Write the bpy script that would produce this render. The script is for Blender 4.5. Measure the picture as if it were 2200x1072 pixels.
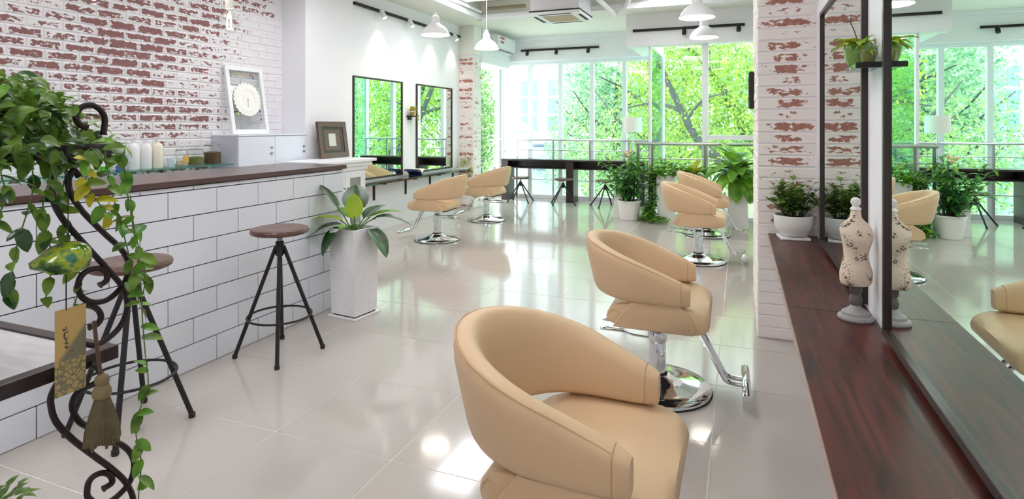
import bpy, bmesh, math, random
import numpy as np
from mathutils import Vector, Matrix, Quaternion

# ------------------------------------------------------------------ camera, world, exposure
for o in list(bpy.data.objects):
    bpy.data.objects.remove(o)
scene = bpy.context.scene
COL = scene.collection
PI = math.pi
FPX, U0, V0, CAM_H = 1245.0, 1590.0, 272.0, 1.36          # focal length and room vanishing point, measured in the photograph
TH = math.atan((U0 - 1100) / FPX)
SN, CS = math.sin(TH), math.cos(TH)

cam_d = bpy.data.cameras.new('camera')
cam = bpy.data.objects.new('camera', cam_d)
COL.objects.link(cam)
cam.location = (0, 0, CAM_H)
cam.rotation_euler = (PI / 2, 0, TH)
cam_d.sensor_width = 36
cam_d.lens = FPX / 2200 * 36
cam_d.shift_y = -(536 - V0) / 2200
cam_d.clip_start = 0.05
cam_d.clip_end = 300
scene.camera = cam

scene.view_settings.view_transform = 'Standard'
scene.view_settings.look = 'None'
scene.view_settings.exposure = 0.50
scene.view_settings.gamma = 1.0
scene.view_settings.use_curve_mapping = False
scene.cycles.max_bounces = 8
scene.cycles.diffuse_bounces = 5
scene.cycles.glossy_bounces = 4
scene.cycles.transmission_bounces = 4
scene.cycles.transparent_max_bounces = 12

world = bpy.data.worlds.new('World')
scene.world = world
world.use_nodes = True
bg = world.node_tree.nodes['Background']
bg.inputs['Color'].default_value = (0.90, 0.97, 1.0, 1)
bg.inputs['Strength'].default_value = 3.0
PANEL_POWER = 9.5
PENDANT_POWER = 12.0
sun_d = bpy.data.lights.new('sun', 'SUN')                 # hazy sun from behind the building: lights the street trees, not the room
sun_d.energy = 4.0
sun_d.angle = math.radians(4)
sun_d.color = (1.0, 0.96, 0.88)
sun = bpy.data.objects.new('sun', sun_d)
COL.objects.link(sun)
sun.location = (-3, -5, 12)
sun.rotation_euler = Vector((0.35, 0.6, -0.9)).to_track_quat('-Z', 'Y').to_euler()


def ray(u, v):
    a, b = (u - 1100) / FPX, (V0 - v) / FPX
    return Vector((-SN + a * CS, CS + a * SN, b))


def on_x(u, v, x):
    r = ray(u, v)
    t = x / r.x
    return Vector((x, r.y * t, CAM_H + r.z * t))


def on_y(u, v, y):
    r = ray(u, v)
    t = y / r.y
    return Vector((r.x * t, y, CAM_H + r.z * t))


def on_d(u, v, d):
    r = ray(u, v)
    return Vector((r.x * d, r.y * d, CAM_H + r.z * d))


rng = random.Random(7)

# ------------------------------------------------------------------ materials


def s2l(c):
    return tuple(((x / 255) / 12.92 if x / 255 <= 0.04045 else ((x / 255 + 0.055) / 1.055) ** 2.4) for x in c)


def mat(name, rgb, rough=0.5, metal=0.0, spec=0.5, var=0.0, vscale=8.0, bump=0.0, bscale=60.0, coat=0.0, stretch=None, emit=None, estr=0.0, sub=0.0):
    """rgb in 0..255 sRGB; var = procedural value variation; bump = fine relief"""
    m = bpy.data.materials.new(name)
    m.use_nodes = True
    nt = m.node_tree
    b = nt.nodes['Principled BSDF']
    c = s2l(rgb) + (1,)
    b.inputs['Base Color'].default_value = c
    b.inputs['Roughness'].default_value = rough
    b.inputs['Metallic'].default_value = metal
    b.inputs['Specular IOR Level'].default_value = spec
    b.inputs['Coat Weight'].default_value = coat
    b.inputs['Coat Roughness'].default_value = 0.08
    if emit:
        b.inputs['Emission Color'].default_value = s2l(emit) + (1,)
        b.inputs['Emission Strength'].default_value = estr
    tc = nt.nodes.new('ShaderNodeTexCoord')
    src = tc.outputs['Object']
    if stretch:
        mp = nt.nodes.new('ShaderNodeMapping')
        mp.inputs['Scale'].default_value = stretch
        nt.links.new(src, mp.inputs['Vector'])
        src = mp.outputs['Vector']
    if var > 0:
        n = nt.nodes.new('ShaderNodeTexNoise')
        n.inputs['Scale'].default_value = vscale
        n.inputs['Detail'].default_value = 4
        nt.links.new(src, n.inputs['Vector'])
        mx = nt.nodes.new('ShaderNodeMix')
        mx.data_type = 'RGBA'
        mx.inputs[6].default_value = tuple(x * (1 - var) for x in c[:3]) + (1,)
        mx.inputs[7].default_value = tuple(min(1, x * (1 + var)) for x in c[:3]) + (1,)
        nt.links.new(n.outputs['Fac'], mx.inputs[0])
        nt.links.new(mx.outputs[2], b.inputs['Base Color'])
    if bump > 0:
        n2 = nt.nodes.new('ShaderNodeTexNoise')
        n2.inputs['Scale'].default_value = bscale
        n2.inputs['Detail'].default_value = 3
        nt.links.new(src, n2.inputs['Vector'])
        bp = nt.nodes.new('ShaderNodeBump')
        bp.inputs['Strength'].default_value = bump
        bp.inputs['Distance'].default_value = 0.01
        nt.links.new(n2.outputs['Fac'], bp.inputs['Height'])
        nt.links.new(bp.outputs['Normal'], b.inputs['Normal'])
    return m


def glass_mat(name, tint, refl=1.0, rough=0.0):
    m = bpy.data.materials.new(name)
    m.use_nodes = True
    nt = m.node_tree
    nt.nodes.clear()
    out = nt.nodes.new('ShaderNodeOutputMaterial')
    tr = nt.nodes.new('ShaderNodeBsdfTransparent')
    tr.inputs['Color'].default_value = tint + (1,)
    gl = nt.nodes.new('ShaderNodeBsdfGlossy')
    gl.inputs['Roughness'].default_value = rough
    lw = nt.nodes.new('ShaderNodeLayerWeight')          # Schlick reflectance, the same from both sides of the sheet
    lw.inputs['Blend'].default_value = 0.5
    pw = nt.nodes.new('ShaderNodeMath')
    pw.operation = 'POWER'
    pw.inputs[1].default_value = 5.0
    mul = nt.nodes.new('ShaderNodeMath')
    mul.operation = 'MULTIPLY_ADD'
    mul.inputs[1].default_value = 0.8 * refl
    mul.inputs[2].default_value = 0.04 * refl
    mx = nt.nodes.new('ShaderNodeMixShader')
    nt.links.new(lw.outputs['Facing'], pw.inputs[0])
    nt.links.new(pw.outputs[0], mul.inputs[0])
    nt.links.new(mul.outputs[0], mx.inputs[0])
    nt.links.new(tr.outputs[0], mx.inputs[1])
    nt.links.new(gl.outputs[0], mx.inputs[2])
    nt.links.new(mx.outputs[0], out.inputs[0])
    return m


def leaf_mat(name, rgb, rgb2, rough=0.4, trans=0.3, vscale=30, spec=0.4):
    m = bpy.data.materials.new(name)
    m.use_nodes = True
    nt = m.node_tree
    b = nt.nodes['Principled BSDF']
    out = nt.nodes['Material Output']
    tc = nt.nodes.new('ShaderNodeTexCoord')
    oi = nt.nodes.new('ShaderNodeObjectInfo')
    n = nt.nodes.new('ShaderNodeTexNoise')
    n.noise_dimensions = '4D'
    n.inputs['Scale'].default_value = vscale
    nt.links.new(tc.outputs['Object'], n.inputs['Vector'])
    ml = nt.nodes.new('ShaderNodeMath')
    ml.operation = 'MULTIPLY'
    ml.inputs[1].default_value = 40
    nt.links.new(oi.outputs['Random'], ml.inputs[0])
    nt.links.new(ml.outputs[0], n.inputs['W'])
    rp = nt.nodes.new('ShaderNodeValToRGB')
    rp.color_ramp.elements[0].position = 0.33
    rp.color_ramp.elements[1].position = 0.67
    rp.color_ramp.elements[0].color = s2l(rgb) + (1,)
    rp.color_ramp.elements[1].color = s2l(rgb2) + (1,)
    nt.links.new(n.outputs['Fac'], rp.inputs[0])
    nt.links.new(rp.outputs[0], b.inputs['Base Color'])
    b.inputs['Roughness'].default_value = rough
    b.inputs['Specular IOR Level'].default_value = spec
    if trans > 0:
        t = nt.nodes.new('ShaderNodeBsdfTranslucent')
        nt.links.new(rp.outputs[0], t.inputs['Color'])
        mx = nt.nodes.new('ShaderNodeMixShader')
        mx.inputs[0].default_value = trans
        nt.links.new(b.outputs[0], mx.inputs[1])
        nt.links.new(t.outputs[0], mx.inputs[2])
        nt.links.new(mx.outputs[0], out.inputs[0])
    return m


def brick_mat(name, paint, red, dark, kx=11.0):
    """white-washed brick: paint worn off inside each brick; the object's colour (R) says how worn the brick is"""
    m = bpy.data.materials.new(name)
    m.use_nodes = True
    nt = m.node_tree
    N = nt.nodes.new
    L = nt.links.new
    b = nt.nodes['Principled BSDF']
    b.inputs['Roughness'].default_value = 0.75
    b.inputs['Specular IOR Level'].default_value = 0.25
    uv = N('ShaderNodeUVMap')
    sep = N('ShaderNodeSeparateXYZ')
    L(uv.outputs[0], sep.inputs[0])

    def math_(op, a, bb=None, c=None):
        n = N('ShaderNodeMath')
        n.operation = op
        for i, x in enumerate((a, bb, c)):
            if x is None:
                continue
            if isinstance(x, (int, float)):
                n.inputs[i].default_value = x
            else:
                L(x, n.inputs[i])
        return n.outputs[0]

    def edge(x, k):      # 0 at the brick's edges, 1 inside
        d = math_('MINIMUM', x, math_('SUBTRACT', 1.0, x))
        return math_('MINIMUM', math_('MULTIPLY', d, k), 1.0)
    inside = math_('MULTIPLY', edge(sep.outputs[0], kx), edge(sep.outputs[1], 4.0))
    geo = N('ShaderNodeNewGeometry')
    mp = N('ShaderNodeMapping')
    mp.inputs['Scale'].default_value = (1, 1, 1.9)
    L(geo.outputs['Position'], mp.inputs[0])
    n1 = N('ShaderNodeTexNoise')
    n1.inputs['Scale'].default_value = 26
    n1.inputs['Detail'].default_value = 5
    n1.inputs['Roughness'].default_value = 0.6
    L(mp.outputs[0], n1.inputs['Vector'])
    oi = N('ShaderNodeObjectInfo')
    csep = N('ShaderNodeSeparateColor')
    L(oi.outputs['Color'], csep.inputs[0])
    wear = math_('ADD', csep.outputs[0], math_('MULTIPLY', math_('SUBTRACT', oi.outputs['Random'], 0.5), 0.16))
    n4 = N('ShaderNodeTexNoise')
    n4.inputs['Scale'].default_value = 7
    L(mp.outputs[0], n4.inputs['Vector'])
    both = math_('ADD', math_('MULTIPLY', math_('SUBTRACT', n1.outputs['Fac'], 0.5), 1.25), math_('MULTIPLY', math_('SUBTRACT', n4.outputs['Fac'], 0.5), 0.55))
    v = math_('ADD', both, math_('SUBTRACT', wear, 0.5))
    v = math_('ADD', v, math_('MULTIPLY', math_('SUBTRACT', inside, 1.0), 0.36))
    mr = N('ShaderNodeMapRange')
    mr.interpolation_type = 'SMOOTHSTEP'
    L(v, mr.inputs[0])
    mr.inputs[1].default_value = -0.025
    mr.inputs[2].default_value = 0.045
    n2 = N('ShaderNodeTexNoise')
    n2.inputs['Scale'].default_value = 60
    L(geo.outputs['Position'], n2.inputs['Vector'])
    rr = N('ShaderNodeMix')
    rr.data_type = 'RGBA'
    rr.inputs[6].default_value = s2l(red) + (1,)
    rr.inputs[7].default_value = s2l(dark) + (1,)
    L(n2.outputs['Fac'], rr.inputs[0])
    mx = N('ShaderNodeMix')
    mx.data_type = 'RGBA'
    L(mr.outputs[0], mx.inputs[0])
    mx.inputs[6].default_value = s2l(paint) + (1,)
    L(rr.outputs[2], mx.inputs[7])
    L(mx.outputs[2], b.inputs['Base Color'])
    bp = N('ShaderNodeBump')
    bp.inputs['Strength'].default_value = 0.5
    bp.inputs['Distance'].default_value = 0.006
    hs = math_('SUBTRACT', n1.outputs['Fac'], math_('MULTIPLY', mr.outputs[0], 0.25))
    L(hs, bp.inputs['Height'])
    L(bp.outputs['Normal'], b.inputs['Normal'])
    return m


def wood_mat(name, c1, c2, rough=0.3, axis='Y', scale=1.0, coat=0.2):
    m = bpy.data.materials.new(name)
    m.use_nodes = True
    nt = m.node_tree
    b = nt.nodes['Principled BSDF']
    tc = nt.nodes.new('ShaderNodeTexCoord')
    mp = nt.nodes.new('ShaderNodeMapping')
    s = {'X': (1.2, 14, 14), 'Y': (14, 1.2, 14), 'Z': (14, 14, 1.2)}[axis]
    mp.inputs['Scale'].default_value = tuple(x * scale for x in s)
    nt.links.new(tc.outputs['Object'], mp.inputs[0])
    n = nt.nodes.new('ShaderNodeTexNoise')
    n.inputs['Scale'].default_value = 2.2
    n.inputs['Detail'].default_value = 8
    n.inputs['Roughness'].default_value = 0.62
    n.inputs['Distortion'].default_value = 0.6
    nt.links.new(mp.outputs[0], n.inputs['Vector'])
    rp = nt.nodes.new('ShaderNodeValToRGB')
    rp.color_ramp.elements[0].position = 0.35
    rp.color_ramp.elements[1].position = 0.68
    rp.color_ramp.elements[0].color = s2l(c1) + (1,)
    rp.color_ramp.elements[1].color = s2l(c2) + (1,)
    nt.links.new(n.outputs['Fac'], rp.inputs[0])
    nt.links.new(rp.outputs[0], b.inputs['Base Color'])
    b.inputs['Roughness'].default_value = rough
    b.inputs['Coat Weight'].default_value = coat
    b.inputs['Coat Roughness'].default_value = 0.15
    return m


def mosaic_mat(name, rgb, joint, size):
    m = bpy.data.materials.new(name)
    m.use_nodes = True
    nt = m.node_tree
    b = nt.nodes['Principled BSDF']
    uv = nt.nodes.new('ShaderNodeUVMap')
    br = nt.nodes.new('ShaderNodeTexBrick')
    br.offset = 0.0
    br.inputs['Color1'].default_value = s2l(rgb) + (1,)
    br.inputs['Color2'].default_value = s2l(tuple(x - 8 for x in rgb)) + (1,)
    br.inputs['Mortar'].default_value = s2l(joint) + (1,)
    br.inputs['Scale'].default_value = 1.0
    br.inputs['Brick Width'].default_value = size
    br.inputs['Row Height'].default_value = size
    br.inputs['Mortar Size'].default_value = size * 0.06
    nt.links.new(uv.outputs[0], br.inputs['Vector'])
    nt.links.new(br.outputs['Color'], b.inputs['Base Color'])
    bp = nt.nodes.new('ShaderNodeBump')
    bp.inputs['Strength'].default_value = 0.15
    bp.inputs['Distance'].default_value = 0.002
    bp.invert = True
    nt.links.new(br.outputs['Fac'], bp.inputs['Height'])
    nt.links.new(bp.outputs[0], b.inputs['Normal'])
    b.inputs['Roughness'].default_value = 0.3
    return m


M = {}
M['plaster'] = mat('plaster', (238, 238, 242), 0.7, var=0.015, vscale=3, bump=0.05, bscale=120)
M['ceiling'] = mat('ceiling_paint', (236, 236, 226), 0.75, var=0.02, vscale=2)
M['white_paint'] = mat('white_paint', (240, 240, 242), 0.4, var=0.01)
M['lacquer'] = mat('cool_white_lacquer', (226, 229, 240), 0.35, var=0.01)
M['tile'] = mat('white_tile', (232, 234, 242), 0.18, spec=0.5, var=0.015, vscale=5, bump=0.03, bscale=12)
M['grout'] = mat('dark_grout', (44, 44, 50), 0.9, var=0.1)
M['floor_tile'] = mat('floor_tile', (186, 178, 172), 0.09, spec=0.55, var=0.025, vscale=2.2, bump=0.02, bscale=3)
M['floor_joint'] = mat('floor_joint', (232, 228, 222), 0.6, var=0.02)
M['mortar'] = mat('whitewashed_mortar', (233, 229, 232), 0.85, var=0.03, vscale=12, bump=0.3, bscale=50)
M['brick_wall'] = brick_mat('whitewashed_brick', (236, 232, 235), (158, 114, 112), (128, 88, 88))
M['brick_pillar'] = brick_mat('whitewashed_pillar_brick', (246, 238, 234), (186, 134, 120), (152, 100, 88), 2.8)
M['brick_column'] = brick_mat('whitewashed_column_brick', (240, 232, 228), (190, 128, 110), (156, 104, 92), 6.0)
M['dark_wood'] = wood_mat('dark_mahogany', (28, 12, 12), (100, 40, 30), 0.36, 'Y', 1.0, 0.06)
M['bar_top'] = wood_mat('walnut_bar_top', (62, 40, 40), (96, 66, 62), 0.3, 'Y')
M['frame_wood'] = wood_mat('dark_frame_wood', (32, 20, 19), (56, 36, 33), 0.4, 'Z')
M['black_wood'] = wood_mat('black_brown_wood', (34, 24, 26), (58, 42, 42), 0.35, 'X')
M['stool_wood'] = wood_mat('stool_seat_wood', (70, 42, 36), (118, 78, 66), 0.35, 'X', 1.5)
M['picture_wood'] = wood_mat('picture_frame_wood', (72, 46, 40), (112, 80, 70), 0.4, 'X', 2)
M['black_metal'] = mat('black_metal', (30, 26, 28), 0.45, spec=0.4, var=0.1)
M['iron'] = mat('wrought_iron', (38, 26, 28), 0.42, 0.3, var=0.15, vscale=30, bump=0.2, bscale=80)
M['steel'] = mat('brushed_steel', (196, 198, 200), 0.28, 1.0, var=0.03)
M['post_steel'] = mat('dull_steel', (150, 148, 148), 0.35, 0.8, var=0.05)
M['chrome'] = mat('chrome', (225, 228, 230), 0.06, 1.0, var=0.01)
M['black_rubber'] = mat('black_rubber', (36, 34, 36), 0.6, var=0.05)
M['leather'] = mat('tan_leather', (215, 182, 145), 0.42, spec=0.4, var=0.03, vscale=3, bump=0.06, bscale=260)
M['leather_seam'] = mat('tan_leather_seam', (196, 160, 118), 0.5, var=0.04)
M['mirror'] = mat('mirror_silver', (224, 240, 232), 0.0, 1.0)
M['glass'] = glass_mat('window_glass', (0.95, 0.985, 0.97))
M['glass_green'] = glass_mat('green_tinted_glass', (0.72, 0.96, 0.90))
M['glass_clear'] = glass_mat('clear_glass', (0.96, 0.98, 0.97))
M['glass_shelf'] = glass_mat('shelf_glass', (0.62, 0.82, 0.76))
M['glass_edge'] = mat('glass_edge_green', (70, 130, 116), 0.15, var=0.1)
M['mull'] = mat('window_frame_white', (232, 236, 238), 0.4, var=0.01)
M['panel_light'] = mat('lit_panel', (255, 255, 255), 0.5, emit=(250, 251, 255), estr=PANEL_POWER)
M['lamp_glow'] = mat('lit_lamp_diffuser', (255, 250, 240), 0.5, emit=(255, 246, 230), estr=PENDANT_POWER)
M['filament'] = mat('lit_filament', (255, 220, 180), 0.5, emit=(255, 214, 160), estr=60.0)
M['shade_white'] = mat('lamp_enamel_white', (244, 244, 248), 0.3, var=0.01)
M['linen'] = mat('linen_shade', (238, 236, 228), 0.8, var=0.03, vscale=40)
M['mosaic'] = mosaic_mat('white_mosaic', (242, 240, 241), (226, 222, 223), 0.02)
M['pot_white'] = mat('white_glazed_pot', (238, 236, 234), 0.3, var=0.02)
M['soil'] = mat('soil', (52, 40, 32), 0.95, var=0.3, vscale=40, bump=0.5)
M['stem'] = mat('green_stem', (86, 118, 52), 0.5, var=0.15, vscale=20)
M['dark_stem'] = mat('dark_stem', (58, 66, 38), 0.6, var=0.2)
M['leaf_pothos'] = leaf_mat('pothos_leaf', (58, 92, 28), (124, 158, 56), 0.4, 0.22, 20)
M['leaf_yellow'] = leaf_mat('yellowing_leaf', (172, 170, 40), (206, 190, 50), 0.45, 0.25)
M['leaf_dark'] = leaf_mat('dark_glossy_leaf', (30, 62, 30), (62, 100, 48), 0.25, 0.12, 14, 0.6)
M['leaf_lime'] = leaf_mat('lime_leaf', (150, 186, 40), (188, 208, 66), 0.35, 0.3, 10)
M['leaf_mid'] = leaf_mat('mid_green_leaf', (66, 124, 38), (128, 176, 58), 0.33, 0.25, 16)
M['leaf_fresh'] = leaf_mat('fresh_green_leaf', (92, 156, 40), (150, 198, 66), 0.35, 0.3, 12)
M['leaf_bush'] = leaf_mat('bush_leaf', (62, 126, 58), (122, 182, 98), 0.4, 0.25, 6)
M['leaf_shelfbush'] = leaf_mat('shelf_bush_leaf', (80, 114, 48), (140, 172, 84), 0.45, 0.2, 40)
M['leaf_tree'] = leaf_mat('tree_leaf', (70, 134, 80), (188, 222, 140), 0.5, 0.5, 5.0)
M['leaf_tree2'] = leaf_mat('tree_leaf_cool', (96, 160, 130), (200, 230, 190), 0.5, 0.5, 5.0)
M['leaf_tree3'] = leaf_mat('tree_leaf_bright', (72, 136, 46), (190, 222, 96), 0.5, 0.5, 5.0)
M['bark'] = mat('grey_bark', (66, 78, 76), 0.9, var=0.25, vscale=6, bump=0.6, bscale=20)

# ------------------------------------------------------------------ mesh helpers


class MB:
    def __init__(self):
        self.v, self.f, self.uv = [], [], None

    def add(self, vs, fs):
        o = len(self.v)
        self.v += [tuple(x) for x in vs]
        self.f += [tuple(i + o for i in f) for f in fs]
        return self

    def box(self, x0, x1, y0, y1, z0, z1, ch=0.0):
        if ch <= 0:
            vs = [(x, y, z) for x in (x0, x1) for y in (y0, y1) for z in (z0, z1)]
            return self.add(vs, [(0, 1, 3, 2), (4, 6, 7, 5), (0, 4, 5, 1), (2, 3, 7, 6), (0, 2, 6, 4), (1, 5, 7, 3)])
        bm = bmesh.new()
        bmesh.ops.create_cube(bm, size=1.0)
        for w in bm.verts:
            w.co = Vector(((x0 + x1) / 2 + w.co.x * (x1 - x0), (y0 + y1) / 2 + w.co.y * (y1 - y0), (z0 + z1) / 2 + w.co.z * (z1 - z0)))
        bmesh.ops.bevel(bm, geom=list(bm.edges), offset=ch, segments=2, affect='EDGES', profile=0.6)
        bm.verts.index_update()
        self.add([w.co for w in bm.verts], [[w.index for w in f.verts] for f in bm.faces])
        bm.free()
        return self

    def tube(self, pts, r, n=8, closed=False, caps=True):
        pts = [Vector(p) for p in pts]
        k = len(pts)
        rs = r if isinstance(r, (list, tuple)) else [r] * k
        tang = []
        for i in range(k):
            a = pts[(i - 1) % k] if (closed or i > 0) else pts[i]
            b = pts[(i + 1) % k] if (closed or i < k - 1) else pts[i]
            t = (b - a)
            tang.append(t.normalized() if t.length > 1e-9 else Vector((0, 0, 1)))
        up = Vector((0, 0, 1)) if abs(tang[0].z) < 0.9 else Vector((1, 0, 0))
        nx = tang[0].cross(up).normalized()
        vs, fs = [], []
        for i in range(k):
            if i > 0:
                q = tang[i - 1].rotation_difference(tang[i])
                nx = (q @ nx)
                nx = (nx - tang[i] * nx.dot(tang[i])).normalized()
            ny = tang[i].cross(nx)
            for j in range(n):
                a = 2 * PI * j / n
                vs.append(pts[i] + (nx * math.cos(a) + ny * math.sin(a)) * rs[i])
        for i in range(k if closed else k - 1):
            for j in range(n):
                a, b = i * n + j, i * n + (j + 1) % n
                c, d = ((i + 1) % k) * n + (j + 1) % n, ((i + 1) % k) * n + j
                fs.append((a, b, c, d))
        if caps and not closed:
            fs.append(tuple(reversed(range(n))))
            fs.append(tuple((k - 1) * n + j for j in range(n)))
        return self.add(vs, fs)

    def lathe(self, prof, n=24, c=(0, 0, 0), sx=1.0, sy=1.0, cap0=True, cap1=True):
        vs, fs = [], []
        for r, z in prof:
            for j in range(n):
                a = 2 * PI * j / n
                vs.append((c[0] + r * math.cos(a) * sx, c[1] + r * math.sin(a) * sy, c[2] + z))
        for i in range(len(prof) - 1):
            for j in range(n):
                fs.append((i * n + j, i * n + (j + 1) % n, (i + 1) * n + (j + 1) % n, (i + 1) * n + j))
        if cap0:
            fs.append(tuple(reversed(range(n))))
        if cap1:
            fs.append(tuple((len(prof) - 1) * n + j for j in range(n)))
        return self.add(vs, fs)

    def loft(self, rings, closed_ring=True, caps=True):
        n = len(rings[0])
        vs = [p for r in rings for p in r]
        fs = []
        for i in range(len(rings) - 1):
            for j in range(n if closed_ring else n - 1):
                fs.append((i * n + j, i * n + (j + 1) % n, (i + 1) * n + (j + 1) % n, (i + 1) * n + j))
        if caps:
            fs.append(tuple(reversed(range(n))))
            fs.append(tuple((len(rings) - 1) * n + j for j in range(n)))
        return self.add(vs, fs)

    def quad(self, a, b, c, d):
        return self.add([a, b, c, d], [(0, 1, 2, 3)])

    def mesh(self, name, m, smooth=True, angle=35):
        me = bpy.data.meshes.new(name)
        me.from_pydata(self.v, [], self.f)
        bm = bmesh.new()
        bm.from_mesh(me)
        bmesh.ops.recalc_face_normals(bm, faces=bm.faces)
        bm.to_mesh(me)
        bm.free()
        me.materials.append(m)
        if smooth:
            me.polygons.foreach_set('use_smooth', [True] * len(me.polygons))
            me.set_sharp_from_angle(angle=math.radians(angle))
        return me

    def build(self, name, m, parent=None, smooth=True, angle=35, loc=None):
        o = bpy.data.objects.new(name, self.mesh(name, m, smooth, angle))
        COL.objects.link(o)
        if parent is not None:
            o.parent = parent
        if loc is not None:
            o.location = loc
        return o


def obj(name, me, parent=None, loc=None):
    o = bpy.data.objects.new(name, me)
    COL.objects.link(o)
    if parent is not None:
        o.parent = parent
    if loc is not None:
        o.location = loc
    return o


def tag(o, label=None, cat=None, group=None, kind=None):
    if label:
        o['label'] = label
    if cat:
        o['category'] = cat
    if group:
        o['group'] = group
    if kind:
        o['kind'] = kind
    return o


def thing(name, label, cat, loc=(0, 0, 0), rz=0.0, group=None):
    o = bpy.data.objects.new(name, None)
    COL.objects.link(o)
    o.empty_display_size = 0.1
    o.location = loc
    o.rotation_euler = (0, 0, rz)
    return tag(o, label, cat, group)


def struct(name, mb, m, smooth=False):
    o = mb.build(name, m, None, smooth)
    o['kind'] = 'structure'
    return o


def copy_tree(o, parent=None):
    c = o.copy()
    COL.objects.link(c)
    c.parent = parent
    for ch in list(o.children):
        copy_tree(ch, c)
    return c


def spline(pts, n=6):
    """Catmull-Rom through the points"""
    P = [Vector(p) for p in pts]
    P = [P[0] * 2 - P[1]] + P + [P[-1] * 2 - P[-2]]
    out = []
    for i in range(1, len(P) - 2):
        for k in range(n):
            t = k / n
            a, b, c, d = P[i - 1], P[i], P[i + 1], P[i + 2]
            out.append(0.5 * ((2 * b) + (c - a) * t + (2 * a - 5 * b + 4 * c - d) * t * t + (3 * b - a - 3 * c + d) * t ** 3))
    out.append(P[-2])
    return out


# ------------------------------------------------------------------ leaves
def leaf_mesh(name, m, length, width, droop=0.25, fold=0.12, heart=0.0, nl=7, stalk=0.0, wave=0.0):
    """one blade along +Y, upper side +Z; droop bends the tip down, fold lifts the edges"""
    vs, fs = [], []
    cols = (-1, -0.5, 0, 0.5, 1)
    for i in range(nl + 1):
        t = i / nl
        w = width / 2 * (math.sin(PI * min(1, t ** 0.72)) ** 0.65) if t < 1 else 0
        w = max(w, width * 0.015)
        y = stalk + length * t
        z = -droop * length * t * t
        for c in cols:
            yy = y - heart * length * abs(c) ** 2 * max(0, 1 - t * 3)
            vs.append((c * w, yy, z + fold * abs(c) * w * 2 + wave * math.sin(t * 9 + c) * width * abs(c)))
    k = len(cols)
    for i in range(nl):
        for j in range(k - 1):
            fs.append((i * k + j, i * k + j + 1, (i + 1) * k + j + 1, (i + 1) * k + j))
    me = bpy.data.meshes.new(name)
    me.from_pydata(vs, [], fs)
    me.materials.append(m)
    me.polygons.foreach_set('use_smooth', [True] * len(me.polygons))
    return me


def frame_of(d, up=Vector((0, 0, 1))):
    y = Vector(d).normalized()
    x = y.cross(up)
    if x.length < 1e-4:
        x = y.cross(Vector((1, 0, 0)))
    x.normalize()
    z = x.cross(y)
    return Matrix((x, y, z)).transposed()


def put_leaf(me, parent, pos, d, up=Vector((0, 0, 1)), s=1.0, name='leaf'):
    o = bpy.data.objects.new(name, me)
    COL.objects.link(o)
    o.parent = parent
    o.matrix_local = Matrix.LocRotScale(Vector(pos), frame_of(d, up).to_quaternion(), Vector((s, s, s)))
    return o


def leaf_cloud(name, m, parent, items, length, width, droop=0.2, kind='stuff'):
    """many small leaves joined into one mesh; items = (pos, dir, scale)"""
    base = [(-0.0, 0, 0), (-0.42, 0.35, 0.06), (0, 0.38, 0), (0.42, 0.35, 0.06), (-0.33, 0.7, 0), (0, 0.72, -0.06), (0.33, 0.7, 0), (0, 1.0, -droop)]
    faces = [(0, 2, 1), (0, 3, 2), (1, 2, 5, 4), (2, 3, 6, 5), (4, 5, 7), (5, 6, 7)]
    B = np.array(base) * np.array([width, length, length])
    V, F = [], []
    for i, (p, d, s) in enumerate(items):
        R = np.array(frame_of(d))
        V.append(B @ R.T * s + np.array(p))
        F += [tuple(k + i * 8 for k in f) for f in faces]
    me = bpy.data.meshes.new(name)
    me.from_pydata(np.concatenate(V).tolist(), [], F)
    me.materials.append(m)
    me.polygons.foreach_set('use_smooth', [True] * len(me.polygons))
    o = obj(name, me, parent)
    if kind:
        o['kind'] = kind
    return o


# ------------------------------------------------------------------ room constants
XL_BRICK, XL, XR = -4.61, -4.40, 0.445
Y_BACK, Y_WIN, Y_WIN2, X_RET = -2.6, 10.5, 8.95, -1.27
Z_CEIL, Z_SOF = 3.30, 3.05

# floor: base slab of joints plus single tiles
fl = struct('floor', MB().box(XL_BRICK - 0.1, 0.75, Y_BACK, Y_WIN + 0.1, -0.12, -0.0015), M['floor_joint'])
TS, TG = 0.605, 0.0022
tile_me = MB().box(-TS / 2 + TG, TS / 2 - TG, -TS / 2 + TG, TS / 2 - TG, -0.010, 0.0).mesh('floor_tile', M['floor_tile'], False)
for i in range(-5, 4):
    for j in range(-4, 15):
        cx, cy = -1.93 + TS * (i + 0.5), 2.02 + TS * (j + 0.5)
        if cx - TS / 2 > XR + 0.2 or cx + TS / 2 < -4.7 or cy < -1.6:
            continue
        if cy - TS / 2 > Y_WIN:
            continue
        o = obj('floor_tile', tile_me, fl, (cx, cy, 0))

# ceiling with lowered soffits along the left wall and the window side
struct('ceiling', MB().box(XL_BRICK, 0.7, Y_BACK, Y_WIN, Z_CEIL, Z_CEIL + 0.12), M['ceiling'])
struct('trim_1', MB().box(XL_BRICK, -3.80, Y_BACK, 8.25, Z_SOF, Z_CEIL, 0.004), M['ceiling'])
struct('trim_2', MB().box(XL_BRICK, 0.7, 8.25, Y_WIN, Z_SOF, Z_CEIL, 0.004), M['ceiling'])
struct('trim_3', MB().box(-4.6, X_RET, 10.32, 10.62, 2.60, Z_SOF, 0.004), M['white_paint'])
struct('trim_4', MB().box(-1.61, 0.7, 8.80, 9.05, 2.57, Z_SOF, 0.004), M['white_paint'])
struct('trim_5', MB().box(XL - 0.2, -4.10, 9.05, 10.32, 2.46, Z_SOF, 0.004), M['white_paint'])
struct('trim_6', MB().box(-1.61, X_RET, 9.05, 10.32, 2.60, Z_SOF, 0.004), M['white_paint'])
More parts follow.
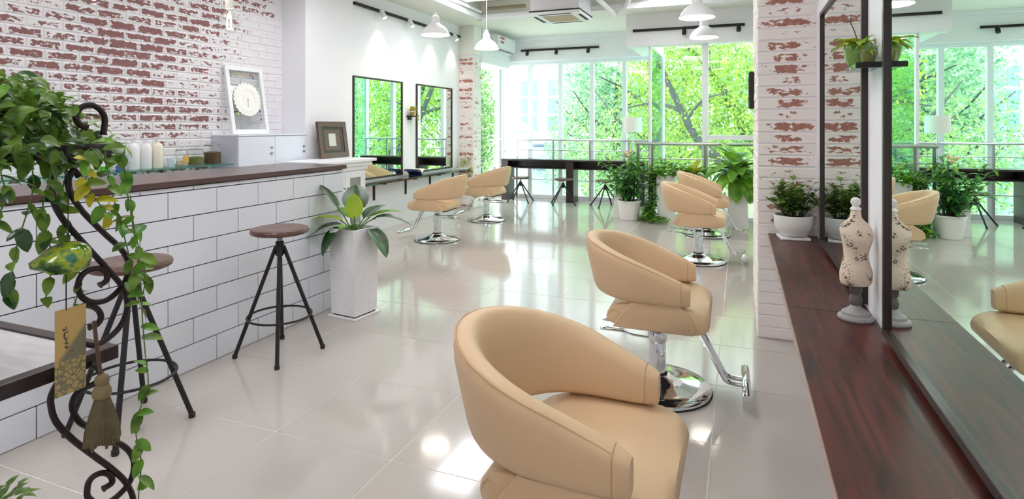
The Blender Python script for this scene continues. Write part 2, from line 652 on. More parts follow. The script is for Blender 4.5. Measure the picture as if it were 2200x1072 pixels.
# cornice lines where soffit and beam meet
struct('trim_7', MB().box(-4.10, -1.61, 10.25, 10.32, 2.98, Z_SOF, 0.004), M['white_paint'])
struct('trim_8', MB().box(-3.80, -3.74, Y_BACK, 8.25, 3.02, 3.10, 0.004).box(-3.80, 0.445, 8.19, 8.25, 3.02, 3.10, 0.004), M['white_paint'])

# walls
struct('wall_back', MB().box(XL_BRICK, 0.7, Y_BACK - 0.15, Y_BACK, 0, Z_CEIL), M['plaster'])
struct('wall_right', MB().box(XR, XR + 0.2, Y_BACK, 4.06, 0, Z_CEIL), M['plaster'])
struct('wall_right_far', MB().box(XR, XR + 0.2, 5.30, Y_WIN2, 0, Z_CEIL), M['plaster'])
struct('wall_left_far', MB().box(XL - 0.2, XL, 5.73, 8.75, 0, Z_CEIL), M['plaster'])
struct('wall_column', MB().box(XL - 0.25, -4.30, 4.93, 5.73, 0, Z_CEIL, 0.004), M['plaster'])
wl = struct('wall_left', MB().box(XL_BRICK - 0.2, XL_BRICK - 0.008, Y_BACK, 4.93, 0, Z_CEIL), M['mortar'])

# ------------------------------------------------------------------ bricks


def brick_mesh(name, L_, H, D, m, seed):
    r = random.Random(seed)
    b = 0.0055
    bm = bmesh.new()
    bmesh.ops.create_cube(bm, size=1.0)
    for w in bm.verts:
        w.co = Vector((w.co.x * L_, (w.co.y - 0.5) * D, w.co.z * H))
    top = [e for e in bm.edges if all(abs(w.co.y) < 1e-5 for w in e.verts)]
    bmesh.ops.bevel(bm, geom=top, offset=b, segments=1, affect='EDGES')
    for w in bm.verts:
        w.co += Vector((r.uniform(-1, 1) * 0.002, r.uniform(-1.5, 1) * 0.0016, r.uniform(-1, 1) * 0.0016))
    uvl = bm.loops.layers.uv.new('UVMap')
    for f in bm.faces:
        for lp in f.loops:
            c = lp.vert.co
            lp[uvl].uv = (c.x / L_ + 0.5, c.z / H + 0.5)
    me = bpy.data.meshes.new(name)
    bm.to_mesh(me)
    bm.free()
    me.materials.append(m)
    return me


def stuff_bricks(name, parent, boxes, m, wear):
    """boxes: (centre, length, height, rotation about z) joined into one part"""
    V, F, UV = [], [], []
    for (c, L_, H, rz) in boxes:
        o = len(V)
        ca, sa = math.cos(rz), math.sin(rz)
        loc = [(-L_ / 2, 0, -H / 2), (L_ / 2, 0, -H / 2), (L_ / 2, 0, H / 2), (-L_ / 2, 0, H / 2)]
        loc += [(x, -0.01, z) for x, _, z in loc]
        V += [(c[0] + x * ca - y * sa, c[1] + x * sa + y * ca, c[2] + z) for x, y, z in loc]
        for q in ((3, 2, 1, 0), (0, 1, 5, 4), (1, 2, 6, 5), (2, 3, 7, 6), (3, 0, 4, 7)):
            F.append(tuple(i + o for i in q))
            for i in q:
                UV.append((loc[i][0] / L_ + 0.5, loc[i][2] / H + 0.5))
    me = bpy.data.meshes.new(name)
    me.from_pydata(V, [], F)
    ul = me.uv_layers.new(name='UVMap')
    ul.data.foreach_set('uv', [x for p in UV for x in p])
    me.materials.append(m)
    o = obj(name, me, parent)
    o.color = (wear, 0, 0, 1)
    o['kind'] = 'stuff'
    return o


BH, BL = 0.0735, 0.232
long_bricks = [brick_mesh('brick', BL - 0.009, BH - 0.009, 0.02, M['brick_wall'], k) for k in range(6)]
half_bricks = [brick_mesh('brick', BL / 2 - 0.009, BH - 0.009, 0.02, M['brick_wall'], 20 + k) for k in range(2)]
rest = []
rb = random.Random(3)
for row in range(int(Z_CEIL / BH)):
    z = (row + 0.5) * BH
    off = (BL / 2 if row % 2 else 0) + rb.uniform(-0.012, 0.012)
    y = Y_BACK + off
    while y + BL <= 4.93:
        cy = y + BL / 2
        y += BL
        w = 0.60
        # paint is better kept at the window end, low down and along the top right
        w -= 0.42 * max(0, min(1, (cy - 3.95) / 0.65))
        w -= 0.30 * max(0, min(1, (1.42 - z) / 0.22))
        w += 0.05 * math.sin(cy * 5.1 + z * 2.0) + 0.05 * math.sin(z * 7 - cy * 2)
        if 1.02 < z < 2.52 and cy > 1.95:
            o = obj('brick', rb.choice(long_bricks), wl, (XL_BRICK, cy, z))
            o.rotation_euler = (0, 0, -PI / 2)
            o.color = (w, 0, 0, 1)
        else:
            rest.append(((XL_BRICK - 0.001, cy, z), BL - 0.009, BH - 0.009, -PI / 2))
    # closing half brick beside the column
    if 4.93 - y > 0.05 and 1.02 < z < 2.52:
        o = obj('brick', half_bricks[row % 2], wl, (XL_BRICK, y + (4.93 - y) / 2, z))
        o.scale = ((4.93 - y - 0.006) / (BL / 2 - 0.009), 1, 1)
        o.rotation_euler = (0, 0, -PI / 2)
        o.color = (0.2, 0, 0, 1)
stuff_bricks('far_bricks', wl, rest, M['brick_wall'], 0.6)


def brick_pillar(name, x0, x1, y0, y1, z1, course, m, wear_f, wear_s, side, seed):
    """a square pier with bricks on the face towards the camera (-Y) and on one long side"""
    r = random.Random(seed)
    core = struct(name, MB().box(x0 + 0.008, x1, y0 + 0.008, y1, 0, z1) if side < 0 else MB().box(x0, x1 - 0.008, y0 + 0.008, y1, 0, z1), M['mortar'])
    W, Dp = x1 - x0, y1 - y0
    h = course - 0.006
    n = int(z1 / course + 1e-6)
    cuts = [1.0]
    ms = {}
    for row in range(n):
        z = (row + 0.5) * course
        cs = cuts if row % 2 == 0 else cuts[::-1]
        x = x0
        for q in cs:
            L_ = W * q
            key = (round(L_, 3), r.randrange(3))
            if key not in ms:
                ms[key] = brick_mesh('brick', L_ - 0.004, h, 0.02, m, seed + len(ms))
            o = obj('brick', ms[key], core, (x + L_ / 2, y0, z))
            o.rotation_euler = (0, 0, PI)
            w = wear_f(z, (x + L_ / 2 - x0) / W, r)
            o.color = (w, 0, 0, 1)
            x += L_
        # side face
        y = y0 + (0.0 if row % 2 == 0 else -0.11)
        while y < y1 - 0.03:
            a, b = max(y, y0), min(y + 0.232, y1)
            y += 0.232
            if b - a < 0.04:
                continue
            key = ('s', round(b - a, 3), r.randrange(2))
            if key not in ms:
                ms[key] = brick_mesh('brick', b - a - 0.006, h, 0.02, m, seed + len(ms))
            o = obj('brick', ms[key], core, (x0 if side < 0 else x1, (a + b) / 2, z))
            o.rotation_euler = (0, 0, PI / 2 if side < 0 else -PI / 2)
            o.color = (wear_s(z, r), 0, 0, 1)
    return core


brick_pillar('wall_pillar', 0.103, 0.46, 4.06, 5.30, 3.30, 0.0735, M['brick_pillar'],
             lambda z, q, r: (0.545 + r.uniform(-0.14, 0.10)) if z > 0.75 else 0.26 + r.uniform(-0.05, 0.1), lambda z, r: 0.32 + r.uniform(-0.1, 0.1), -1, 50)
brick_pillar('wall_brick_column', -4.42, -4.127, 8.75, 9.05, 2.58, 0.072, M['brick_column'],
             lambda z, q, r: 0.50 + r.uniform(-0.2, 0.12), lambda z, r: 0.42 + r.uniform(-0.12, 0.1), 1, 150)
struct('trim_9', MB().box(-4.42, -4.127, 8.75, 9.05, 2.58, Z_SOF, 0.004), M['ceiling'])

# ------------------------------------------------------------------ windows
w1 = bpy.data.objects.new('window_1', None)
COL.objects.link(w1)
w1['kind'] = 'structure'
edges = [-4.36, -3.75, -3.14, -2.54, -1.94, X_RET]
for i, x in enumerate(edges):
    wd = 0.10 if i == 0 else 0.075 if i < 5 else 0.05
    MB().box(x - wd / 2, x + wd / 2, Y_WIN - 0.05, Y_WIN + 0.05, 0, 2.60, 0.004).build('mullion', M['mull'], w1, False)
MB().box(-4.4, X_RET, Y_WIN - 0.06, Y_WIN + 0.06, 0, 0.07, 0.004).build('sill', M['mull'], w1, False)
MB().box(-4.4, X_RET, Y_WIN - 0.06, Y_WIN + 0.06, 2.54, 2.60, 0.004).build('head', M['mull'], w1, False)
for a, b in zip(edges[:-1], edges[1:]):
    MB().box(a, b, Y_WIN - 0.004, Y_WIN + 0.004, 0.07, 2.54).build('pane', M['glass'], w1, False)

w2 = bpy.data.objects.new('window_2', None)      # nearer bay on the right
COL.objects.link(w2)
w2['kind'] = 'structure'
for x, wd in ((X_RET, 0.035), (-0.475, 0.085), (0.40, 0.085)):
    MB().box(x - wd / 2, x + wd / 2, Y_WIN2 - 0.045, Y_WIN2 + 0.045, 0, 2.57, 0.004).build('mullion', M['mull'], w2, False)
MB().box(X_RET, 0.445, Y_WIN2 - 0.045, Y_WIN2 + 0.045, 0, 0.06, 0.004).build('sill', M['mull'], w2, False)
MB().box(-0.475, 0.445, Y_WIN2 - 0.05, Y_WIN2 + 0.045, 1.165, 1.235, 0.004).build('transom', M['mull'], w2, False)
MB().box(X_RET, -0.475, Y_WIN2 - 0.004, Y_WIN2 + 0.004, 0.06, 2.57).build('pane', M['glass'], w2, False)
MB().box(-0.475, 0.40, Y_WIN2 - 0.004, Y_WIN2 + 0.004, 1.235, 2.57).build('pane', M['glass'], w2, False)
MB().box(-0.475, 0.40, Y_WIN2 - 0.004, Y_WIN2 + 0.004, 0.06, 1.165).build('pane', M['glass'], w2, False)

w3 = bpy.data.objects.new('window_3', None)      # glass return between the two
COL.objects.link(w3)
w3['kind'] = 'structure'
MB().box(X_RET - 0.006, X_RET + 0.006, Y_WIN2 + 0.02, Y_WIN - 0.05, 0.05, 2.57).build('pane', M['glass_green'], w3, False)
MB().box(X_RET - 0.03, X_RET + 0.03, Y_WIN2 + 0.04, Y_WIN - 0.06, 0, 0.05, 0.004).build('sill', M['mull'], w3, False)

w4 = bpy.data.objects.new('window_4', None)      # side glass behind the brick column
COL.objects.link(w4)
w4['kind'] = 'structure'
MB().box(XL - 0.006, XL + 0.006, 9.05, 10.45, 0.07, 2.46).build('pane', M['glass'], w4, False)
MB().box(XL - 0.04, XL + 0.04, 9.05, 10.45, 0, 0.07, 0.004).build('sill', M['mull'], w4, False)
MB().box(XL - 0.04, XL + 0.04, 10.40, 10.56, 0, 2.6, 0.004).build('mullion', M['mull'], w4, False)

# handrails
t = thing('window_handrail', 'thin steel handrail with posts running along the far window behind the bar table', 'handrail', (-2.8, 10.40, 0))
MB().tube([(-1.55, 0, 1.11), (1.48, 0, 1.11)], 0.019, 10).build('top_rail', M['steel'], t)
for z in (0.915, 0.62, 0.36):
    MB().tube([(-1.55, 0, z), (1.48, 0, z)], 0.008, 8).build('rail', M['steel'], t)
for x in (-1.19, -0.46, 0.24, 0.95, 1.46):
    MB().box(x - 0.014, x + 0.014, -0.012, 0.012, 0, 1.10).build('post', M['steel'], t, False)
t = thing('bay_handrail', 'thicker steel handrail above the potted plants by the nearer window', 'handrail', (-0.5, 8.83, 0))
MB().tube([(-0.97, 0, 1.105), (0.86, 0, 1.105)], 0.026, 10).build('top_rail', M['steel'], t)
MB().tube([(-0.95, 0, 0.885), (0.86, 0, 0.885)], 0.009, 8).build('rail', M['steel'], t)
MB().tube([(-0.95, 0, 0.5), (0.86, 0, 0.5)], 0.009, 8).build('rail', M['steel'], t)
for x in (-0.93, -0.72, 0.03, 0.80):
    MB().box(x - 0.018, x + 0.018, -0.014, 0.014, 0, 1.10).build('post', M['post_steel'], t, False)
MB().box(-0.82, -0.795, 0.3, 0.32, 0, 1.10).build('post', M['post_steel'], t, False)

# ------------------------------------------------------------------ reception bar
XB, YB1 = -2.85, 3.688
bar = thing('reception_bar', 'long bar counter clad in large white bond-pattern tiles with walnut top', 'counter', (0, 0, 0))
MB().box(-3.30, XB - 0.008, -1.2, YB1 - 0.008, 0, 1.034).build('carcass', M['grout'], bar, False)
MB().box(-3.42, XB + 0.015, -1.2, YB1 + 0.02, 1.034, 1.066, 0.004).build('top', M['bar_top'], bar, False)
TW, THh = 0.3115, 0.1437


def tile_obj(y0, y1, z0, z1, cache={}):
    k = (round(y1 - y0, 3), round(z1 - z0, 3))
    if k not in cache:
        cache[k] = MB().box(-0.008, 0, -k[0] / 2 + 0.0028, k[0] / 2 - 0.0028, -k[1] / 2 + 0.0028, k[1] / 2 - 0.0028, 0.0012).mesh('tile', M['tile'], False)
    return obj('tile', cache[k], bar, (XB, (y0 + y1) / 2, (z0 + z1) / 2))


for row in range(8):
    z0 = row * THh
    z1 = min(1.031, z0 + THh)
    # full row below the top has joints at 2.213 + k*TW, alternate rows are shifted by half
    ph = 2.213 if row % 2 == 0 else 2.213 + TW / 2
    y = ph - TW * math.ceil((ph - 0.4) / TW)
    while y < YB1 - 0.02:
        y1 = min(y + TW, YB1 - 0.001)
        tile_obj(y, y1, z0, z1)
        y += TW
# end cladding of the bar (towards the windows)
for row in range(8):
    z0, z1 = row * THh, min(1.031, (row + 1) * THh)
    MB().box(-3.29, XB - 0.001, YB1 - 0.008, YB1, z0 + 0.002, z1 - 0.002).build('end_tile', M['tile'], bar, False)

# back counter, wall cabinet, glass shelf behind the bar
bc = thing('back_counter', 'low white back counter along the brick wall behind the bar', 'counter', (-4.38, 3.0, 0))
MB().box(-0.22, 0.10, -2.6, 1.92, 0.0, 0.86, 0.003).build('body', M['lacquer'], bc, False)
MB().box(-0.22, 0.13, -2.62, 1.925, 0.86, 0.90, 0.004).build('worktop', M['white_paint'], bc, False)
for k in range(6):
    d = MB().box(0.10, 0.115, -2.58 + k * 0.75, -1.85 + k * 0.75, 0.08, 0.84, 0.003).build('door', M['lacquer'], bc, False)
    MB().lathe([(0.006, 0), (0.009, 0.012), (0.004, 0.02)], 8, (0.118, -1.93 + k * 0.75, 0.7)).build('knob', M['steel'], d)

cb = thing('wall_cabinet', 'pale grey two-door cabinet standing behind the bar under a white framed picture', 'cabinet', (-4.44, 4.48, 0.90))
MB().box(-0.165, 0.145, -0.455, 0.445, 0, 0.372, 0.003).build('body', mat('cabinet_side_grey', (206, 203, 216), 0.4, var=0.01), cb, False)
MB().box(-0.168, 0.168, -0.458, 0.448, 0.372, 0.385, 0.002).build('top', M['lacquer'], cb, False)
for y0, y1 in ((-0.453, -0.008), (-0.004, 0.443)):
    d = MB().box(0.145, 0.163, y0, y1, 0.004, 0.368, 0.002).build('door', M['lacquer'], cb, False)
    for z in (0.20, 0.255):
        m_ = MB().tube([(0.163, y1 - 0.05, z), (0.178, y1 - 0.05, z)], [0.008, 0.011], 10)
        m_.build('knob' if z < 0.22 else 'lock', M['post_steel'], d)

gs = thing('glass_wall_shelf', 'green-edged glass shelf on metal brackets against the brick wall behind the bar', 'shelf', (-4.46, 2.7, 1.022))
MB().box(-0.14, 0.138, -2.0, 1.31, -0.010, 0.0).build('plate', M['glass_shelf'], gs, False)
MB().box(0.138, 0.1405, -2.0, 1.31, -0.010, 0.0).build('front_edge', M['glass_edge'], gs, False)
for y in (-1.2, -0.05, 0.83):
    MB().box(-0.14, 0.10, y - 0.012, y + 0.012, -0.018, -0.0101).box(-0.14, -0.125, y - 0.012, y + 0.012, -0.12, -0.0101).build('bracket', M['post_steel'], gs, False)


def bottle(loc, h, r, m, capm, label, kind='pump', fillm=None):
    b = thing('bottle', label, 'bottle', loc, 0, 'bottles and jars on the glass shelf')
    MB().lathe([(r * 0.92, 0), (r, 0.006), (r, h * 0.68), (r * 0.85, h * 0.76), (r * 0.36, h * 0.83), (r * 0.34, h * 0.88)], 18).build('body', m, b)
    c = MB().lathe([(r * 0.4, h * 0.88), (r * 0.4, h * 0.94), (r * 0.14, h * 0.945), (r * 0.14, h)], 12)
    if kind == 'pump':
        c.tube([(0, 0, h * 0.99), (r * 0.9, 0, h * 0.985)], [r * 0.2, r * 0.13], 8)
    c.build('cap', capm, b)
    return b


m_bw = mat('bottle_white', (240, 238, 238), 0.3, var=0.02)
m_bc = mat('bottle_cream', (240, 232, 216), 0.3, var=0.02)
m_bg = mat('bottle_green', (96, 190, 60), 0.3, var=0.05)
m_bb = mat('bottle_blue', (70, 120, 210), 0.3, var=0.05)
for y, m_, l in ((2.93, m_bg, 'small bright green bottle on the glass shelf behind the trailing vine'), (3.05, m_bb, 'small blue and white bottle beside the green one on the glass shelf')):
    b = bottle((-4.44, y, 1.0225), 0.19, 0.032, m_, m_bw, l, 'cap')
    MB().lathe([(0.0326, 0.04), (0.0326, 0.09)], 18, cap0=False, cap1=False).build('label_band', m_bw, b)
for k, (y, h, m_, l) in enumerate(((3.16, 0.25, m_bw, 'tall white pump bottle, first of the pale bottles beside the vine'), (3.26, 0.245, m_bw, 'tall white pump bottle in the middle of the pale bottle row'),
                                   (3.36, 0.25, m_bc, 'cream pump bottle at the jar end of the pale bottle row'), (2.83, 0.235, m_bw, 'white pump bottle half hidden by the trailing vine'))):
    bottle((-4.45, y, 1.0225), h, 0.043, m_, M['white_paint'], l)


def jar(y, r, h, fill_h, fillm, label, band=None):
    j = thing('storage_jar', label, 'jar', (-4.43, y, 1.0225), 0, 'bottles and jars on the glass shelf')
    MB().lathe([(r * 0.9, 0), (r, 0.008), (r, h * 0.72), (r * 0.82, h * 0.8), (r * 0.82, h * 0.84)], 20, cap1=False).build('body', M['glass_clear'], j)
    MB().lathe([(r * 0.84, 0.006), (r * 0.93, 0.012), (r * 0.93, fill_h), (r * 0.5, fill_h + 0.008)], 16).build('contents', fillm, j)
    MB().lathe([(r * 0.88, h * 0.84), (r * 0.9, h * 0.88), (r * 0.5, h * 0.93), (r * 0.2, h * 0.95), (r * 0.26, h), (r * 0.1, h * 1.02)], 18).build('lid', M['glass_clear'], j)
    MB().tube([(r * 0.84 * math.cos(a), r * 0.84 * math.sin(a), h * 0.84) for a in [i * PI / 9 for i in range(18)]], 0.004, 6, True).build('seal', M['post_steel'], j)
    if band:
        MB().box(r * 0.99, r * 1.02, -r * 0.55, r * 0.55, h * 0.18, h * 0.55).build('paper_label', band, j, False)


jar(3.565, 0.052, 0.165, 0.05, mat('jar_sand', (214, 200, 176), 0.8, var=0.2, vscale=60), 'clip-top glass jar with a yellow label on the glass shelf', mat('yellow_label', (206, 166, 84), 0.7, var=0.1))
jar(3.70, 0.068, 0.165, 0.07, mat('jar_herbs', (110, 112, 64), 0.8, var=0.4, vscale=90), 'wide glass jar of green dried herbs between two other jars', None)
jar(3.875, 0.075, 0.205, 0.105, mat('jar_tea', (92, 66, 46), 0.8, var=0.4, vscale=90), 'taller glass jar of brown dried tea next to the grey cabinet', None)
b = thing('cup', 'small pale blue cup on the glass shelf between the bottles and the jars', 'cup', (-4.42, 3.46, 1.0225))
MB().lathe([(0.022, 0), (0.024, 0.004), (0.03, 0.075), (0.027, 0.075), (0.022, 0.01)], 16).build('body', mat('pale_blue_ceramic', (214, 226, 240), 0.3, var=0.03), b)
MB().tube(spline([(0.026, 0.002, 0.06), (0.045, 0.002, 0.055), (0.047, 0.002, 0.032), (0.024, 0.002, 0.02)], 4), 0.004, 6).build('handle', M['white_paint'], b)

# framed paper rosette leaning on the cabinet
pf = thing('shadow_frame', 'white frame holding a round white paper rosette, leaning on the brick wall', 'picture frame', (-4.475, 4.365, 1.2855))
pf.rotation_euler = (0, math.radians(-9), 0)
W2, HH = 0.23, 0.675
for nm, bxx in (('frame_side', (-0.012, 0.013, -W2, -W2 + 0.04, 0, HH)), ('frame_side', (-0.012, 0.013, W2 - 0.04, W2, 0, HH)), ('frame_rail', (-0.012, 0.013, -W2 + 0.04, W2 - 0.04, 0, 0.045)), ('frame_rail', (-0.012, 0.013, -W2 + 0.04, W2 - 0.04, HH - 0.045, HH))):
    MB().box(*bxx, 0.002).build(nm, M['white_paint'], pf, False)
MB().box(-0.003, -0.0015, -W2 + 0.03, W2 - 0.03, 0.03, HH - 0.03).build('glass_sheet', M['glass_clear'], pf, False)
m_paper = mat('paper_white', (244, 243, 236), 0.8, var=0.02)
ros = MB()
for k in range(24):
    a = 2 * PI * k / 24
    c = Vector((0.003, 0.150 * math.cos(a), 0.345 + 0.150 * math.sin(a)))
    ring = [c + Vector((0, 0.021 * math.cos(q * PI / 4), 0.021 * math.sin(q * PI / 4))) for q in range(8)]
    ros.loft([ring, [p + Vector((0.004, 0, 0)) for p in ring]])
ros.build('scalloped_rim', m_paper, pf)
disc = MB()
rings = []
for r_, x_ in ((0.145, 0.002), (0.146, 0.008), (0.105, 0.011), (0.10, 0.008), (0.06, 0.010), (0.002, 0.011)):
    rings.append([Vector((x_, r_ * math.cos(q * PI / 20), 0.345 + r_ * math.sin(q * PI / 20))) for q in range(40)])
disc.loft(rings).build('rosette', m_paper, pf)
MB().lathe([(0.005, 0), (0.005, 0.004)], 10).tube([(0, 0, 0.003), (0.06, -0.055, 0.003)], 0.0012, 6).build('centre_pin', M['black_metal'], pf).matrix_local = Matrix.Translation((0.0115, 0, 0.345)) @ Matrix.Rotation(PI / 2, 4, 'Y') @ Matrix.Rotation(0.6, 4, 'Z')
for (y, z, rgb) in ((-0.10, 0.59, (170, 180, 50)), (-0.01, 0.59, (240, 170, 90)), (0.09, 0.595, (236, 120, 40)), (0.105, 0.57, (30, 120, 150)), (0.155, 0.37, (220, 200, 40)), (0.145, 0.23, (80, 70, 170)), (0.15, 0.19, (230, 150, 140)), (0.15, 0.15, (120, 130, 150)), (-0.13, 0.2, (180, 200, 80))):
    c = Vector((0.002, y, z))
    ring = [c + Vector((0, 0.011 * math.cos(q * PI / 4 + 0.4), 0.014 * math.sin(q * PI / 4))) for q in range(8)]
    MB().loft([ring, [p + Vector((0.004, 0, 0)) for p in ring]]).build('paper_flower', mat('paper_%d_%d_%d' % rgb, rgb, 0.7, var=0.05), pf)

# white mantel cabinet with glass doors and the dark wooden frame on it
mc = thing('display_cabinet', 'white mantel-shaped display cabinet with small glass doors beyond the bar', 'cabinet', (-4.0, 4.95, 0))
MB().box(-0.23, 0.18, -0.36, 0.36, 0, 0.90, 0.003).build('body', M['white_paint'], mc, False)
MB().box(-0.24, 0.20, -0.39, 0.39, 0.90, 0.945, 0.003).box(-0.24, 0.23, -0.43, 0.43, 0.945, 0.985, 0.006).build('cornice', M['white_paint'], mc, False)
MB().box(-0.24, 0.26, -0.47, 0.47, 0.985, 1.015, 0.004).build('top', M['white_paint'], mc, False)
m_wire = mat('cabinet_pane', (150, 156, 156), 0.12, var=0.12, vscale=60)
for y0, y1 in ((-0.34, -0.003), (0.003, 0.34)):
    d = MB().box(0.18, 0.20, y0, y0 + 0.075, 0.05, 0.88, 0.002).box(0.18, 0.20, y1 - 0.075, y1, 0.05, 0.88, 0.002).box(0.18, 0.20, y0 + 0.075, y1 - 0.075, 0.82, 0.88, 0.002).box(0.18, 0.20, y0 + 0.075, y1 - 0.075, 0.55, 0.62, 0.002).box(0.18, 0.20, y0 + 0.075, y1 - 0.075, 0.05, 0.12, 0.002).build('door', M['white_paint'], mc, False)
    MB().box(0.181, 0.188, y0 + 0.07, y1 - 0.07, 0.61, 0.83).build('pane', m_wire, d, False)
    MB().box(0.181, 0.188, y0 + 0.07, y1 - 0.07, 0.11, 0.56).build('pane', m_wire, d, False)
    MB().tube([(0.2, y0 + 0.03 if y0 > 0 else y1 - 0.03, 0.72), (0.225, y0 + 0.03 if y0 > 0 else y1 - 0.03, 0.72)], [0.006, 0.009], 8).build('knob', M['post_steel'], d)

fr = thing('wooden_picture_frame', 'dark brown wooden picture frame with stepped moulding standing on the white display cabinet', 'picture frame', (-4.17, 5.235, 1.0155))
fr.rotation_euler = (0, math.radians(-8), 0)
FW, FH = 0.235, 0.40


def frame_ring(w0, h0, w1, h1, zc, x0, x1, name, m, parent):
    """mitred rectangular ring between outer half sizes (w0,h0) and inner (w1,h1)"""
    mb = MB()
    o = [(-w0, zc - h0), (w0, zc - h0), (w0, zc + h0), (-w0, zc + h0)]
    i = [(-w1, zc - h1), (w1, zc - h1), (w1, zc + h1), (-w1, zc + h1)]
    for k in range(4):
        a, b, c, d = o[k], o[(k + 1) % 4], i[(k + 1) % 4], i[k]
        vs = [(x0[0], *a), (x0[0], *b), (x0[1], *c), (x0[1], *d), (x1, *a), (x1, *b), (x1, *c), (x1, *d)]
        mb.add(vs, [(0, 1, 2, 3), (7, 6, 5, 4), (0, 4, 5, 1), (2, 6, 7, 3), (0, 3, 7, 4), (1, 5, 6, 2)])
    return mb.build(name, m, parent, False)


frame_ring(FW, FH / 2, FW - 0.055, FH / 2 - 0.055, FH / 2, (0.025, 0.02), -0.005, 'outer_moulding', M['picture_wood'], fr)
frame_ring(FW - 0.055, FH / 2 - 0.055, FW - 0.10, FH / 2 - 0.085, FH / 2, (0.014, 0.010), -0.005, 'inner_moulding', M['frame_wood'], fr)
frame_ring(FW - 0.10, FH / 2 - 0.085, 0.06, 0.07, FH / 2, (0.008, 0.006), -0.005, 'mat_board', M['picture_wood'], fr)
MB().box(-0.005, 0.004, -0.06, 0.06, FH / 2 - 0.07, FH / 2 + 0.07).build('picture', mat('pale_print', (206, 210, 200), 0.6, var=0.1, vscale=40), fr, False)

# ------------------------------------------------------------------ stools


def make_stool(name, seat_h, seat_r, foot_r, ring_z, label, cat, loc, rz, group):
    t = thing(name, label, cat, loc, rz, group)
    h, r = seat_h, seat_r
    MB().lathe([(r * 0.9, h - 0.036), (r * 0.975, h - 0.030), (r, h - 0.016), (r * 0.97, h - 0.004), (r * 0.9, h), (r * 0.5, h - 0.005), (0.002, h - 0.007)], 32).build('seat', M['stool_wood'], t)
    MB().lathe([(0.016, h - 0.12), (0.016, h - 0.036), (0.05, h - 0.036), (0.05, h - 0.0362)], 12).build('screw_post', M['post_steel'], t)
    MB().lathe([(0.019, h - 0.17), (0.024, h - 0.16), (0.024, h - 0.085), (0.019, h - 0.08)], 14).build('collar', M['black_metal'], t)
    zt = h - 0.11
    for k in range(4):
        a = PI / 4 + k * PI / 2
        ca, sa = math.cos(a), math.sin(a)
        lg = MB().tube([(0.02 * ca, 0.02 * sa, zt), (foot_r * ca, foot_r * sa, 0.012)], 0.0115, 10).build('leg', M['black_metal'], t)
        MB().lathe([(0.013, 0), (0.015, 0.004), (0.015, 0.022), (0.012, 0.024)], 10, (foot_r * ca, foot_r * sa, 0)).build('foot_cap', M['black_rubber'], lg)
    if ring_z:
        rr = 0.02 + (foot_r - 0.02) * (1 - ring_z / zt) + 0.016
        MB().tube([(rr * math.cos(i * PI / 20), rr * math.sin(i * PI / 20), ring_z) for i in range(40)], 0.0065, 8, True).build('foot_ring', M['black_metal'], t)
    return t


make_stool('bar_stool', 0.755, 0.168, 0.245, 0.23, 'tall bar stool with round brown wooden seat next to the white mosaic planter', 'stool', (-2.57, 2.725, 0), math.radians(-5), 'bar stools at the tiled bar')
make_stool('bar_stool', 0.755, 0.168, 0.245, 0.23, 'tall bar stool with round wooden seat half hidden behind the iron plant stand', 'stool', (-2.57, 1.812, 0), math.radians(-3), 'bar stools at the tiled bar')
for k, (x, y, rz, l) in enumerate(((-3.70, 10.06, 0.1, 'low round stool at the left end of the dark window table'), (-2.885, 10.02, 0.35, 'low round stool in front of the middle leg of the dark window table'), (-2.13, 9.98, 0.6, 'low round stool partly hidden by the large bush at the window table'))):
    make_stool('low_stool', 0.455, 0.165, 0.27, None, l, 'stool', (x, y - 0.24, 0), rz, 'low stools at the window table')

# window table
wt = thing('window_table', 'long dark wooden bar table along the far window', 'table', (-2.75, 10.12, 0))
MB().box(-1.39, 1.25, -0.16, 0.20, 0.735, 0.765, 0.003).build('top', M['black_wood'], wt, False)
MB().box(-1.25, 1.25, 0.16, 0.19, 0.60, 0.735).build('back_panel', M['black_wood'], wt, False)
MB().box(-1.25, 1.25, -0.14, 0.16, 0.595, 0.612).build('under_shelf', M['black_wood'], wt, False)
for x in (-1.39, -0.14, 1.11):
    MB().box(x, x + 0.135, -0.15, 0.18, 0.0, 0.735, 0.003).build('leg', M['frame_wood'], wt, False)

# ------------------------------------------------------------------ salon chairs


def u_path(s, hw, x_end, x_c, x_b):
    """s in 0..1 along the wrap-around band: arm end (-Y side), round the back, other arm end; returns point and outward normal"""
    la = x_end - x_c
    lb = PI / 2 * math.sqrt((hw ** 2 + (x_c - x_b) ** 2) / 2) * 2
    T = 2 * la + lb
    d = s * T
    if d <= la:
        return Vector((x_end - d, -hw, 0)), Vector((0, -1, 0))
    if d >= la + lb:
        return Vector((x_c + (d - la - lb), hw, 0)), Vector((0, 1, 0))
    a = -PI / 2 - (d - la) / lb * PI
    p = Vector((x_c + (x_c - x_b) * math.cos(a), hw * math.sin(a), 0))
    n = Vector((math.cos(a) / (x_c - x_b), math.sin(a) / hw, 0)).normalized()
    return p, n


